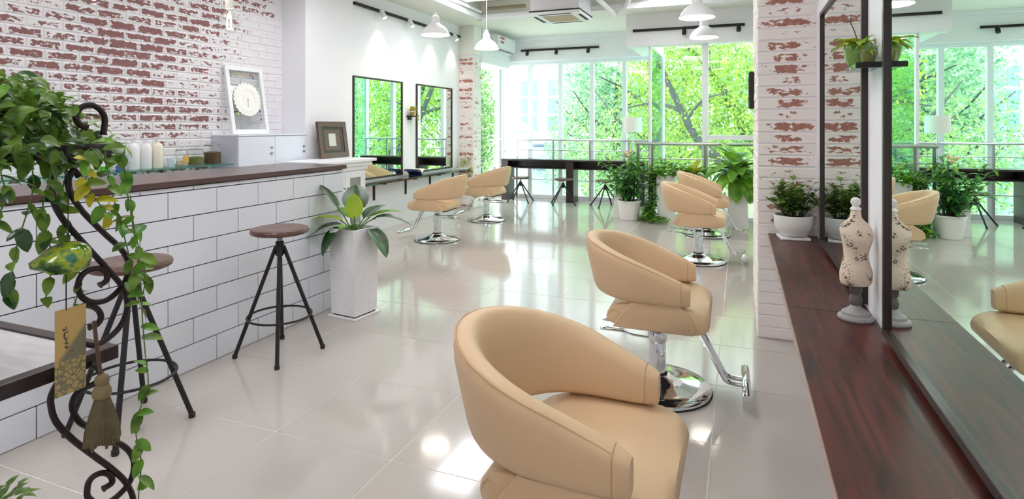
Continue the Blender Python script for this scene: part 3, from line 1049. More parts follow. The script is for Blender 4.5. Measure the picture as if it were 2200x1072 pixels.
def make_chair(label, loc, rz):
    t = thing('salon_chair', label, 'chair', loc, rz, 'tan salon chairs')
    N = 60
    rings, seam_o, seam_i = [], [], []
    for i in range(N + 1):
        s = i / N
        p, n = u_path(s, 0.243, 0.178, -0.03, -0.277)
        bk = max(0.0, 1 - abs(s - 0.5) / 0.5)            # 0 at the arm ends, 1 at the middle of the back
        e = bk * bk * (3 - 2 * bk)
        ex = (0.178 - p.x) / (0.178 + 0.277)
        zt = 0.604 + 0.190 * ex
        zb = 0.506 + 0.004 * e
        lean = 0.058 * e + 0.006
        th = 0.040 + 0.004 * e
        end = min(s, 1 - s) * N
        k = 1.0 if end >= 3 else (0.72, 0.9, 0.97)[int(end)]
        zc, hh = (zt + zb) / 2, (zt - zb) / 2
        ring = []
        for j in range(20):
            a = 2 * PI * j / 20
            ca, sa = math.cos(a), math.sin(a)
            o = th * k * math.copysign(abs(ca) ** (0.72 if sa > 0 else 0.45), ca)
            zz = hh * (1 if k == 1 else (0.5 + 0.5 * k)) * math.copysign(abs(sa) ** (0.58 if sa > 0 else 0.34), sa)
            tilt = lean * (zz / hh + 1) / 2 * 1.0
            pt = p + n * (o + tilt) + Vector((0, 0, zc + zz))
            ring.append(pt)
        rings.append(ring)
        if 2 <= i <= N - 2:
            seam_i.append(p + n * (-th * 0.55 + lean * 0.98) + Vector((0, 0, zt - 0.0055)))
            seam_o.append(p + n * (th * 0.62 + lean * 0.98) + Vector((0, 0, zt - 0.007)))
    bnd = MB().loft(rings).build('backrest_band', M['leather'], t, True, 50)
    MB().tube(seam_o, 0.0022, 6).build('seam', M['leather_seam'], bnd)
    for r_ in (rings[2], rings[-3]):
        c = sum((Vector(q) for q in r_), Vector()) / len(r_)
        MB().tube([c + (q - c) * 1.004 for q in r_], 0.0018, 6, True).build('end_seam', M['leather_seam'], bnd)
    # seat: side profile swept across the width
    prof = [(-0.205, 0.380), (-0.10, 0.377), (0.0, 0.375), (0.12, 0.375), (0.200, 0.377), (0.240, 0.386), (0.262, 0.405), (0.268, 0.430), (0.258, 0.458), (0.232, 0.482), (0.19, 0.498), (0.12, 0.506), (0.02, 0.505), (-0.07, 0.502), (-0.12, 0.497), (-0.165, 0.484), (-0.205, 0.458), (-0.226, 0.430), (-0.232, 0.405), (-0.225, 0.388)]
    slices = []
    for y, k in ((-0.262, 0.0), (-0.262, 0.9), (-0.258, 0.955), (-0.248, 0.985), (-0.23, 1.0), (-0.13, 1.0), (0, 1.0), (0.13, 1.0), (0.23, 1.0), (0.248, 0.985), (0.258, 0.955), (0.262, 0.9), (0.262, 0.0)):
        cx, cz = 0.0, 0.440
        sl = []
        for x, z in prof:
            # the back of the seat is narrower than the front
            yy = y * (1.0 if x > -0.06 else 1.0 - 0.28 * min(1, (-0.06 - x) / 0.2) ** 1.3)
            dz = -0.022 * (1 - (y / 0.262) ** 2) if z > 0.48 else 0
            sl.append(Vector((cx + (x - cx) * (1 - (1 - k) * 0.5), yy, cz + (z - cz) * k + dz)) if k > 0.01 else Vector((cx + (x - cx) * 0.9, yy, cz)))
        slices.append(sl)
    st = MB().loft(slices, True, False).build('seat', M['leather'], t, True, 60)
    for sg in (-1, 1):                                   # flat side panels of the seat
        pf_ = [(-0.095, 0.512), (0.135, 0.512), (0.165, 0.490), (0.195, 0.440), (0.205, 0.400), (0.19, 0.378), (-0.185, 0.380), (-0.175, 0.400), (-0.14, 0.450)]
        MB().loft([[Vector((x, sg * 0.235, z)) for x, z in pf_], [Vector((x, sg * 0.264, z)) for x, z in pf_], [Vector((x * 0.985, sg * 0.269, 0.445 + (z - 0.445) * 0.94)) for x, z in pf_]]).build('side_panel', M['leather'], st, True, 50)
    MB().box(-0.19, 0.19, -0.17, 0.17, 0.362, 0.3785, 0.003).build('seat_plate', M['black_metal'], t, False)
    MB().lathe([(0.0265, 0.20), (0.0265, 0.362)], 16).build('piston', M['chrome'], t)
    col = MB().lathe([(0.043, 0.075), (0.043, 0.300), (0.038, 0.313), (0.030, 0.317)], 24).build('pump_column', M['chrome'], t)
    MB().lathe([(0.06, 0.045), (0.058, 0.07), (0.047, 0.088), (0.044, 0.090)], 24).build('column_boot', M['black_rubber'], col)
    bs = MB().lathe([(0.268, 0.0), (0.272, 0.006), (0.270, 0.018), (0.262, 0.025), (0.20, 0.034), (0.13, 0.045), (0.085, 0.060), (0.06, 0.078), (0.002, 0.079)], 48).build('base', M['chrome'], t)
    MB().lathe([(0.273, 0.0), (0.275, 0.004), (0.273, 0.009)], 48, cap0=False, cap1=False).build('base_gasket', M['black_rubber'], bs)
    for sy, z in ((0.03, 0.295), (-0.02, 0.262)):
        MB().tube(spline([(-0.035, sy, z), (-0.12, sy + 0.005, z + 0.002), (-0.19, sy + 0.012, z + 0.012), (-0.27, sy + 0.02, z + 0.008), (-0.30, sy + 0.045, z + 0.004), (-0.26, sy + 0.06, z + 0.008), (-0.18, sy + 0.055, z + 0.006)], 5), 0.0055, 8).build('pump_lever', M['chrome'], t)
    MB().lathe([(0.047, 0.245), (0.05, 0.25), (0.05, 0.298), (0.047, 0.303)], 20).build('lever_collar', M['chrome'], t)
    fr_ = MB()
    for sy in (-0.035, 0.035):
        fr_ = MB().tube(spline([(0.14, sy, 0.358), (0.19, sy, 0.348), (0.235, sy, 0.280), (0.315, sy, 0.135), (0.34, sy, 0.10), (0.375, sy, 0.092), (0.425, sy, 0.090)], 5), 0.0115, 10).build('footrest_tube', M['chrome'], t)
    MB().tube([(0.43, -0.185, 0.09), (0.43, -0.18, 0.09), (0.43, 0.18, 0.09), (0.43, 0.185, 0.09)], [0.017, 0.0205, 0.0205, 0.017], 16).build('footrest_bar', M['chrome'], t)
    return t


ch = make_chair('nearest tan salon chair, its base cut off by the bottom of the picture', (-0.41, 1.585, 0), 0.0)
for loc, rz, l in (((-0.402, 3.091, 0), 0.02, 'tan salon chair with chrome footrest directly behind the nearest chair'),
                   ((-0.395, 6.165, 0), 0.0, 'tan salon chair right behind the brick pillar, in front of another'),
                   ((-0.385, 7.66, 0), 0.03, 'tan salon chair closest to the potted plants by the window'),
                   ((-3.39, 6.156, 0), PI + 0.05, 'tan salon chair facing the first framed mirror past the bar'),
                   ((-3.43, 7.70, 0), PI - 0.05, 'tan salon chair facing the second framed mirror near the brick column')):
    c = copy_tree(ch)
    c.location = loc
    c.rotation_euler = (0, 0, rz)
    c['label'] = l

# ------------------------------------------------------------------ styling shelves and mirrors
def wall_mirror(x, y0, y1, z0, z1, side, label):
    """side = +1: glass faces +X, -1: faces -X"""
    t = thing('wall_mirror', label, 'mirror', (x, (y0 + y1) / 2, z0), 0, 'framed wall mirrors')
    w, h, f = (y1 - y0) / 2, z1 - z0, 0.022

    def bx_(a, b, c, d, ch_=0.002, dep=0.022):
        return MB().box(min(0, side * dep), max(0, side * dep), a, b, c, d, ch_)
    bx_(-w, -w + f, 0, h).build('frame_stile', M['frame_wood'], t, False)
    bx_(w - f, w, 0, h).build('frame_stile', M['frame_wood'], t, False)
    bx_(-w + f, w - f, 0, f).build('frame_rail', M['frame_wood'], t, False)
    bx_(-w + f, w - f, h - f, h).build('frame_rail', M['frame_wood'], t, False)
    bx_(-w + f * 0.7, w - f * 0.7, f * 0.7, h - f * 0.7, 0, 0.010).build('mirror_glass', M['mirror'], t, False)
    return t


wall_mirror(XL, 5.86, 6.97, 0.69, 1.985, 1, 'framed wall mirror on the left wall nearest the bar')
wall_mirror(XL, 7.345, 8.47, 0.69, 1.985, 1, 'framed wall mirror on the left wall next to the brick column')
wall_mirror(XR, 2.50, 3.73, 0.695, 2.01, -1, 'framed wall mirror beside the white brick pillar, behind the dress form')
wall_mirror(XR, 0.90, 2.165, 0.695, 2.01, -1, 'large framed wall mirror at the right edge, reflecting the window table')

ls = thing('styling_shelf', 'narrow wall shelf on black brackets below the two left mirrors', 'shelf', (XL, 7.4, 0.66))
m_lsb = mat('glossy_dark_board', (44, 34, 34), 0.06, coat=0.5, var=0.1)
for y0, y1 in ((-1.62, -0.36), (-0.357, 1.06), (1.063, 1.5)):
    MB().box(0.001, 0.215, y0, y1, -0.022, 0.0, 0.002).build('board', m_lsb, ls, False)
for y in (-1.1, -0.34, 0.35, 1.1):
    MB().box(0.001, 0.018, y - 0.014, y + 0.014, -0.25, -0.0265).box(0.001, 0.19, y - 0.014, y + 0.014, -0.04, -0.0265).build('bracket', M['black_metal'], ls, False)

rs = thing('mahogany_worktop', 'long dark mahogany styling worktop under the right-hand mirrors', 'worktop', (XR, 2.0, 0.68))
for y0, y1 in ((-2.6, 0.4235), (0.4265, 2.045)):
    p = MB().box(-0.279, -0.001, y0, y1, -0.032, 0.0, 0.0015).build('board', M['dark_wood'], rs, False)
    MB().box(-0.2805, -0.279, y0, y1, -0.030, -0.002).build('edge_strip', mat('pale_edge_strip', (176, 150, 140), 0.4, var=0.05), p, False)
for y in (-1.5, -0.2, 1.2):
    MB().box(-0.20, -0.001, y - 0.015, y + 0.015, -0.05, -0.0325).box(-0.018, -0.001, y - 0.015, y + 0.015, -0.28, -0.0325).build('bracket', M['black_metal'], rs, False)

# ------------------------------------------------------------------ dress form and pots on the worktop
def printed_cloth():
    m = mat('printed_linen', (226, 206, 184), 0.8, var=0.05, vscale=20)
    nt = m.node_tree
    b = nt.nodes['Principled BSDF']
    base = b.inputs['Base Color'].links[0].from_socket
    tc = nt.nodes.new('ShaderNodeTexCoord')
    mp = nt.nodes.new('ShaderNodeMapping')
    mp.inputs['Scale'].default_value = (150, 150, 260)
    nt.links.new(tc.outputs['Object'], mp.inputs[0])
    n = nt.nodes.new('ShaderNodeTexNoise')
    n.inputs['Scale'].default_value = 1.0
    n.inputs['Detail'].default_value = 5
    n.inputs['Roughness'].default_value = 0.7
    nt.links.new(mp.outputs[0], n.inputs['Vector'])
    n3 = nt.nodes.new('ShaderNodeTexNoise')
    n3.inputs['Scale'].default_value = 22
    nt.links.new(tc.outputs['Object'], n3.inputs['Vector'])
    ad = nt.nodes.new('ShaderNodeMath')
    ad.operation = 'ADD'
    nt.links.new(n.outputs['Fac'], ad.inputs[0])
    nt.links.new(n3.outputs['Fac'], ad.inputs[1])
    rp = nt.nodes.new('ShaderNodeValToRGB')
    rp.color_ramp.elements[0].position = 0.57
    rp.color_ramp.elements[1].position = 0.585
    rp.color_ramp.elements[0].color = (0, 0, 0, 1)
    rp.color_ramp.elements[1].color = (1, 1, 1, 1)
    hv = nt.nodes.new('ShaderNodeMath')
    hv.operation = 'MULTIPLY'
    hv.inputs[1].default_value = 0.5
    nt.links.new(ad.outputs[0], hv.inputs[0])
    nt.links.new(hv.outputs[0], rp.inputs[0])
    mx = nt.nodes.new('ShaderNodeMix')
    mx.data_type = 'RGBA'
    nt.links.new(rp.outputs[0], mx.inputs[0])
    nt.links.new(base, mx.inputs[6])
    mx.inputs[7].default_value = s2l((62, 52, 50)) + (1,)
    nt.links.new(mx.outputs[2], b.inputs['Base Color'])
    return m


df = thing('dress_form', 'small tabletop dress form of printed linen on a grey turned stand', 'dress form', (0.380, 2.35, 0.6805), math.radians(35))
m_grey = mat('grey_painted_wood', (150, 147, 146), 0.45, var=0.15, vscale=30)
MB().lathe([(0.056, 0), (0.058, 0.006), (0.055, 0.013), (0.046, 0.018), (0.044, 0.026), (0.034, 0.032), (0.020, 0.042), (0.016, 0.05)], 32).build('foot', m_grey, df)
MB().lathe([(0.016, 0.05), (0.019, 0.056), (0.0215, 0.068), (0.018, 0.083), (0.014, 0.088), (0.020, 0.096), (0.021, 0.118), (0.017, 0.125)], 20).build('turned_post', mat('dark_grey_wood', (104, 98, 96), 0.5, var=0.15), df)
rings = []
for z, rx, ry, dx in ((0.122, 0.030, 0.026, 0), (0.124, 0.050, 0.040, 0), (0.135, 0.056, 0.043, 0.001), (0.165, 0.058, 0.044, 0.002), (0.195, 0.050, 0.037, 0.001), (0.222, 0.043, 0.031, 0), (0.25, 0.046, 0.034, 0.003), (0.28, 0.053, 0.042, 0.007), (0.300, 0.058, 0.043, 0.006), (0.318, 0.060, 0.036, 0.0), (0.332, 0.054, 0.030, -0.002), (0.345, 0.036, 0.024, -0.002), (0.358, 0.020, 0.018, 0), (0.378, 0.016, 0.0155, 0), (0.384, 0.014, 0.0135, 0)):
    rings.append([Vector((dx * 0, 0, 0)) + Vector((rx * math.cos(a), ry * math.sin(a) * (1.0 if math.sin(a) > 0 else 1.0) - dx, z)) for a in [2 * PI * k / 32 for k in range(32)]])
MB().loft(rings).build('torso', printed_cloth(), df, True, 60)
MB().lathe([(0.016, 0.384), (0.018, 0.388), (0.016, 0.393), (0.010, 0.397), (0.013, 0.404), (0.0165, 0.413), (0.014, 0.423), (0.007, 0.429), (0.002, 0.430)], 20).build('finial', mat('white_knob', (226, 222, 218), 0.35, var=0.05), df)

pot = thing('worktop_shrub', 'small leafy shrub in a round white bowl with saucer on the mahogany worktop', 'potted plant', (0.300, 3.905, 0.6805), 0.15)
MB().lathe([(0.058, 0.018), (0.075, 0.022), (0.097, 0.06), (0.107, 0.10), (0.108, 0.142), (0.102, 0.144), (0.10, 0.125), (0.002, 0.12)], 36).build('bowl', M['pot_white'], pot)
MB().box(-0.082, 0.082, -0.078, 0.078, 0.0, 0.016, 0.006).build('saucer', M['pot_white'], pot, True)
MB().lathe([(0.101, 0.124), (0.06, 0.132), (0.002, 0.134)], 24).build('soil', M['soil'], pot)
items, stems = [], MB()
r = random.Random(11)
for k in range(30):
    a, el = r.uniform(0, 2 * PI), r.uniform(0.55, 1.5)
    L_ = r.uniform(0.15, 0.235)
    base = Vector((0.04 * math.cos(a), 0.04 * math.sin(a), 0.125))
    tip = base + Vector((math.cos(a) * math.cos(el) * 0.72, math.sin(a) * math.cos(el) * 0.72, math.sin(el))) * L_
    mid = (base + tip) / 2 + Vector((0, 0, 0.02))
    stems.tube([base, mid, tip], [0.0025, 0.002, 0.0012], 5)
    for q in range(18):
        t_ = r.uniform(0.15, 1.05)
        p = base.lerp(tip, t_) + Vector((0, 0, 0.02 * 4 * t_ * (1 - t_)))
        b_ = r.uniform(0, 2 * PI)
        items.append((p, (math.cos(b_), math.sin(b_), r.uniform(-0.1, 0.9)), r.uniform(0.7, 1.25)))
stems.build('stems', M['dark_stem'], pot)
leaf_cloud('foliage', M['leaf_shelfbush'], pot, items, 0.046, 0.034)

sh = thing('small_wall_shelf', 'tiny black-edged glass shelf between the two right-hand mirrors', 'shelf', (XR, 2.345, 1.575))
MB().box(-0.082, -0.001, -0.10, 0.115, -0.014, 0.0).build('glass_plate', M['glass_shelf'], sh, False)
MB().box(-0.084, -0.001, -0.118, -0.1001, -0.018, 0.0).build('front_edge', M['black_metal'], sh, False)
gp = thing('orchid_pot', 'green glazed pot with ruffled yellow-green leaves on the tiny glass shelf', 'potted plant', (0.393, 2.375, 1.5755))
m_gpot = mat('green_glaze', (112, 148, 66), 0.25, var=0.15, vscale=30, coat=0.3)
MB().lathe([(0.024, 0), (0.034, 0.006), (0.044, 0.030), (0.048, 0.055), (0.045, 0.076), (0.038, 0.086), (0.034, 0.086), (0.034, 0.07), (0.002, 0.066)], 28).build('pot', m_gpot, gp)
fm = [leaf_mesh('leaf', M['leaf_lime'], 0.085, 0.044, 0.6, 0.2, 0, 8, 0, 0.12), leaf_mesh('leaf', M['leaf_fresh'], 0.075, 0.04, 0.5, 0.2, 0, 8, 0, 0.12), leaf_mesh('leaf', M['leaf_yellow'], 0.075, 0.036, 0.7, 0.2, 0, 8, 0, 0.12)]
for k in range(24):
    a = k * 2.4
    kx_ = 0.3 if math.cos(a) > 0 else 1.0
    put_leaf(fm[k % 3], gp, (0.014 * math.cos(a), 0.014 * math.sin(a), 0.078), (math.cos(a) * kx_, math.sin(a), r.uniform(0.1, 0.9)), s=r.uniform(0.65, 1.05) * (0.7 if kx_ < 1 else 1))
MB().tube(spline([(0, 0, 0.08), (-0.01, 0.02, 0.13), (-0.02, 0.035, 0.165), (-0.015, 0.05, 0.185)], 4), [0.002] * 13, 5).build('flower_stem', M['dark_stem'], gp)
gp = thing('bromeliad_pot', 'tiny brown pot with a small yellowish plant next to the frame on the glass shelf', 'potted plant', (0.405, 2.275, 1.5755))
MB().lathe([(0.014, 0), (0.02, 0.005), (0.024, 0.03), (0.022, 0.045), (0.018, 0.045), (0.018, 0.035), (0.002, 0.03)], 20).build('pot', mat('olive_glaze', (110, 112, 56), 0.3, var=0.2, vscale=40), gp)
fm2 = [leaf_mesh('leaf', M['leaf_lime'], 0.05, 0.012, 0.7, 0.2, 0, 6), leaf_mesh('leaf', M['leaf_mid'], 0.045, 0.012, 0.4, 0.2, 0, 6)]
for k in range(12):
    a = k * 2.4
    put_leaf(fm2[k % 2], gp, (0.004 * math.cos(a), 0.004 * math.sin(a), 0.038), (math.cos(a) * (0.4 if math.cos(a) > 0 else 1), math.sin(a), r.uniform(0.2, 0.9)), s=r.uniform(0.6, 1.1))

fx = thing('wall_fixture', 'slim black wall fixture on the window-side face of the white brick pillar', 'fixture', (0.101, 4.95, 1.50))
MB().box(-0.035, -0.001, -0.07, 0.07, 0, 0.29, 0.006).build('body', M['black_metal'], fx, False)
MB().box(-0.039, -0.0351, -0.055, 0.055, 0.02, 0.27, 0.002).build('grille', M['black_rubber'], fx, False)

# ------------------------------------------------------------------ white mosaic planter with philodendron


def square_planter(name, label, loc, rz, top_w, bot_w, h, m, soil=True, plate=True, group=None):
    t = thing(name, label, 'potted plant', loc, rz, group)
    a, b = top_w / 2, bot_w / 2
    z0 = 0.022 if plate else 0.0
    V, F, UV = [], [], []
    for k in range(4):
        c0, c1 = [((-1, -1), (1, -1), (1, 1), (-1, 1))[(k + q) % 4] for q in (0, 1)]
        i = len(V)
        V += [(c0[0] * b, c0[1] * b, z0), (c1[0] * b, c1[1] * b, z0), (c1[0] * a, c1[1] * a, h), (c0[0] * a, c0[1] * a, h)]
        F.append((i, i + 1, i + 2, i + 3))
        UV += [(0, 0), (bot_w, 0), (top_w, h), (0, h)]
        i = len(V)
        q = a - 0.015
        V += [(c0[0] * a, c0[1] * a, h), (c1[0] * a, c1[1] * a, h), (c1[0] * q, c1[1] * q, h), (c0[0] * q, c0[1] * q, h)]
        F.append((i, i + 1, i + 2, i + 3))
        UV += [(0, 0), (top_w, 0), (top_w, 0.015), (0, 0.015)]
        i = len(V)
        V += [(c0[0] * q, c0[1] * q, h), (c1[0] * q, c1[1] * q, h), (c1[0] * q, c1[1] * q, h - 0.06), (c0[0] * q, c0[1] * q, h - 0.06)]
        F.append((i, i + 1, i + 2, i + 3))
        UV += [(0, 0), (top_w, 0), (top_w, 0.06), (0, 0.06)]
    V += [(-b, -b, z0), (-b, b, z0), (b, b, z0), (b, -b, z0)]
    F.append(tuple(range(len(V) - 4, len(V))))
    UV += [(0, 0)] * 4
    me = bpy.data.meshes.new('planter')
    me.from_pydata(V, [], F)
    me.uv_layers.new(name='UVMap').data.foreach_set('uv', [x for p in UV for x in p])
    me.materials.append(m)
    obj('planter', me, t)
    if plate:
        MB().box(-b - 0.018, b + 0.018, -b - 0.018, b + 0.018, 0, 0.012, 0.003).build('base_plate', M['pot_white'], t, False)
        MB().box(-b + 0.006, b - 0.006, -b + 0.006, b - 0.006, 0.012, 0.0225).build('shadow_gap', M['black_rubber'], t, False)
    MB().box(-a + 0.016, a - 0.016, -a + 0.016, a - 0.016, h - 0.06, h - 0.025).build('soil', M['soil'], t, False)
    return t


def big_leaf_plant(t, z0, leaves, mats, stem_m=None):
    """leaves: (azimuth, elevation of the stalk, stalk length, blade length, blade width, blade pitch, droop, material key)"""
    for (az, el, ls_, bl, bw, pitch, droop, mk) in leaves:
        d = Vector((math.cos(az) * math.cos(el), math.sin(az) * math.cos(el), math.sin(el)))
        base = Vector((0.02 * math.cos(az), 0.02 * math.sin(az), z0))
        tip = base + d * ls_ + Vector((0, 0, -0.05 * ls_))
        mid = base.lerp(tip, 0.5) + Vector((0, 0, 0.08 * ls_))
        bd = Vector((math.cos(az) * math.cos(pitch), math.sin(az) * math.cos(pitch), math.sin(pitch)))
        up = Vector((0, 0, 1)) if abs(pitch) < 1.2 else Vector((math.cos(az), math.sin(az), 0)) * (-1 if pitch > 0 else 1)
        me = leaf_mesh('leaf', M[mk], bl, bw * 1.15, droop, 0.10, 0.12, 9)
        o = put_leaf(me, t, tip, bd, up)
        st = MB().tube(spline([base, mid, tip], 4), 0.005, 6)
        so = st.build('leaf_stalk', stem_m or M['stem'], t)


pl = square_planter('philodendron_planter', 'tall white mosaic planter with a glossy philodendron at the end of the bar', (-2.61, 3.50, 0), math.radians(-7), 0.245, 0.225, 0.63, M['mosaic'])
D = math.radians
big_leaf_plant(pl, 0.60, [
    (D(127), 1.30, 0.17, 0.19, 0.17, 1.18, 0.08, 'leaf_dark'), (D(135), 1.48, 0.11, 0.17, 0.115, 1.38, 0.05, 'leaf_lime'),
    (D(205), 1.05, 0.22, 0.20, 0.11, 1.0, 0.10, 'leaf_dark'), (D(217), 0.85, 0.12, 0.21, 0.11, 0.30, 0.25, 'leaf_lime'),
    (D(222), 0.55, 0.11, 0.26, 0.15, -0.05, 0.45, 'leaf_dark'), (D(245), 0.35, 0.10, 0.21, 0.17, -0.75, 0.25, 'leaf_dark'),
    (D(45), 0.85, 0.14, 0.23, 0.11, 0.38, 0.25, 'leaf_mid'), (D(35), 0.65, 0.17, 0.24, 0.13, 0.22, 0.5, 'leaf_dark'),
    (D(15), 0.20, 0.11, 0.23, 0.18, -0.80, 0.2, 'leaf_dark'), (D(150), 0.9, 0.13, 0.2, 0.13, 0.5, 0.3, 'leaf_mid'),
    (D(-70), 0.75, 0.07, 0.15, 0.10, 0.45, 0.4, 'leaf_mid'), (D(80), 0.9, 0.13, 0.2, 0.12, 0.6, 0.3, 'leaf_dark')], None)

# ------------------------------------------------------------------ plants by the window
bp_ = thing('window_bush', 'bushy green plant in a round white bucket pot by the window', 'potted plant', (-1.51, 8.52, 0))
MB().lathe([(0.118, 0), (0.125, 0.004), (0.165, 0.26), (0.172, 0.262), (0.172, 0.285), (0.16, 0.285), (0.155, 0.25), (0.002, 0.245)], 32).build('pot', M['pot_white'], bp_)
MB().lathe([(0.157, 0.25), (0.1, 0.262), (0.002, 0.266)], 24).build('soil', M['soil'], bp_)
stems, items, fresh = MB(), [], []
r = random.Random(21)
for k in range(26):
    a, el = r.uniform(0, 2 * PI), r.uniform(0.75, 1.5)
    L_ = r.uniform(0.42, 0.78)
    base = Vector((0.09 * math.cos(a) * r.random(), 0.09 * math.sin(a) * r.random(), 0.25))
    tip = base + Vector((math.cos(a) * math.cos(el), math.sin(a) * math.cos(el), math.sin(el))) * L_
    mid = (base + tip) / 2 + Vector((-math.cos(a), -math.sin(a), 0)) * 0.04
    pts = spline([base, mid, tip], 4)
    stems.tube(pts, [0.007 - 0.0006 * i for i in range(len(pts))], 5)
    for q in range(26):
        t_ = r.uniform(0.22, 1.03)
        i0 = min(len(pts) - 2, int(t_ * (len(pts) - 1)))
        p = pts[i0].lerp(pts[i0 + 1], t_ * (len(pts) - 1) - i0)
        b_ = r.uniform(0, 2 * PI)
        (fresh if (t_ > 0.85 and r.random() < 0.5) else items).append((p, (math.cos(b_), math.sin(b_), r.uniform(-0.5, 0.7)), r.uniform(0.7, 1.3)))
stems.build('stems', M['dark_stem'], bp_)
leaf_cloud('foliage', M['leaf_bush'], bp_, items, 0.115, 0.052, 0.25)
leaf_cloud('fresh_foliage', M['leaf_fresh'], bp_, fresh, 0.11, 0.048, 0.25)
lm = leaf_mesh('leaf', M['leaf_lime'], 0.24, 0.055, 0.75, 0.1, 0, 8)
for a, z in ((2.6, 0.86), (3.0, 0.92), (3.4, 0.78), (2.9, 0.7), (1.9, 0.95), (3.8, 0.9)):
    put_leaf(lm, bp_, (0.16 * math.cos(a), 0.16 * math.sin(a), z), (math.cos(a), math.sin(a), 0.5))
for dx, dz in ((-0.06, 0.97), (0.02, 0.99), (-0.01, 0.93)):
    MB().lathe([(0.003, -0.03), (0.02, -0.01), (0.022, 0.01), (0.012, 0.03), (0.002, 0.036)], 10, (dx, -0.02, dz)).build('blossom', mat('peach_blossom', (240, 190, 150), 0.6, var=0.1), bp_)

square_planter('low_pedestal', 'white square pedestal planter half hidden behind the bucket pot', (-1.66, 8.80, 0), 0.0, 0.20, 0.24, 0.42, M['pot_white'], plate=False)
sn = thing('snake_plant_tuft', 'small grassy tuft growing in the hidden white pedestal planter', 'potted plant', (-1.66, 8.80, 0.395))
gl = leaf_mesh('leaf', M['leaf_bush'], 0.26, 0.03, 0.3, 0.1, 0, 6)
for k in range(14):
    a = k * 2.4
    put_leaf(gl, sn, (0.03 * math.cos(a), 0.03 * math.sin(a), 0), (math.cos(a), math.sin(a), 1.4))

iv = square_planter('ivy_planter', 'tall white planter with a leafy trailing ivy spilling down to the floor', (-0.99, 8.62, 0), 0.0, 0.26, 0.22, 0.66, M['pot_white'], plate=False)
items = []
r = random.Random(5)
for k in range(330):                    # crown
    a, q = r.uniform(0, 2 * PI), r.random() ** 0.6
    p = Vector((0.30 * q * math.cos(a), 0.24 * q * math.sin(a), 0.66 + r.uniform(0, 0.26) * (1.2 - q)))
    items.append((p, (math.cos(a), math.sin(a), r.uniform(-0.3, 0.9)), r.uniform(0.8, 1.4)))
vines = MB()
for k in range(18):                     # trailing shoots, mostly on the bucket-pot side
    a = D(192) + r.uniform(-0.8, 0.7)
    b0 = Vector((0.12 * math.cos(a), 0.12 * math.sin(a), 0.66))
    out = r.uniform(0.14, 0.25)
    zl = r.uniform(0.02, 0.25)
    pts = spline([b0, Vector((out * math.cos(a), out * math.sin(a), 0.64)), Vector((out * 1.1 * math.cos(a), out * 1.1 * math.sin(a), 0.4)), Vector(((out + 0.05) * math.cos(a), (out + 0.05) * math.sin(a), zl)), Vector(((out + 0.14) * math.cos(a + 0.3), (out + 0.14) * math.sin(a + 0.3), max(0.02, zl - 0.08)))], 6)
    vines.tube(pts, 0.003, 5)
    for p in pts:
        for q in range(2):
            b_ = r.uniform(0, 2 * PI)
            items.append((p + Vector((0, 0, 0.01)), (math.cos(b_), math.sin(b_), r.uniform(-0.4, 0.4)), r.uniform(0.6, 1.0)))
vines.build('vines', M['dark_stem'], iv)
for k in range(120):                    # shoots lying on the floor in front
    a = D(235) + r.uniform(-0.9, 0.8)
    q = r.uniform(0.14, 0.42)
    items.append((Vector((q * math.cos(a), q * math.sin(a), r.uniform(0.01, 0.07))), (r.uniform(-1, 1), r.uniform(-1, 1), r.uniform(0, 0.5)), r.uniform(0.6, 1.0)))
leaf_cloud('foliage', M['leaf_fresh'], iv, items[::2], 0.08, 0.055, 0.2)
leaf_cloud('mid_green_foliage', M['leaf_mid'], iv, items[1::2], 0.08, 0.055, 0.2)  # every other leaf takes the mid-green leaf colour

yl = square_planter('lime_leaf_planter', 'white planter with a lime and yellow leafed plant behind the far chair', (-0.62, 8.63, 0), 0.0, 0.24, 0.20, 0.68, M['pot_white'], plate=False)
r = random.Random(9)
lv = []
for k in range(20):
    az = k * 2.4
    lv.append((az, r.uniform(0.5, 1.4), r.uniform(0.08, 0.16), r.uniform(0.16, 0.24), r.uniform(0.06, 0.085), r.uniform(0.0, 0.9), r.uniform(0.2, 0.6), r.choice(['leaf_fresh', 'leaf_mid', 'leaf_yellow', 'leaf_lime'])))
big_leaf_plant(yl, 0.66, lv, None)

tp = square_planter('large_leaf_planter', 'tall tapered white planter with a big broad-leafed plant beside the pillar', (-0.03, 8.50, 0), 0.0, 0.235, 0.27, 0.66, M['pot_white'], plate=False)
r = random.Random(13)
lv = []
for k in range(46):
    az = k * 2.4 + r.uniform(-0.3, 0.3)
    el = 1.45 - 1.15 * (k / 46) ** 0.8
    kk = 0.62 if math.cos(az) > 0.25 else 1.0
    lv.append((az, el, r.uniform(0.14, 0.36) * kk, r.uniform(0.26, 0.36) * kk, r.uniform(0.13, 0.18), 1.0 - 1.5 * (k / 46), r.uniform(0.3, 0.6), r.choice(['leaf_fresh', 'leaf_fresh', 'leaf_mid', 'leaf_bush'])))
lv += [(D(190), 0.1, 0.12, 0.34, 0.17, -1.15, 0.1, 'leaf_mid'), (D(265), 0.0, 0.10, 0.32, 0.18, -1.2, 0.1, 'leaf_fresh'), (D(300), 0.2, 0.16, 0.36, 0.18, -1.1, 0.1, 'leaf_mid'), (D(225), 0.3, 0.2, 0.32, 0.16, -0.9, 0.1, 'leaf_fresh')]
big_leaf_plant(tp, 0.65, lv, None)

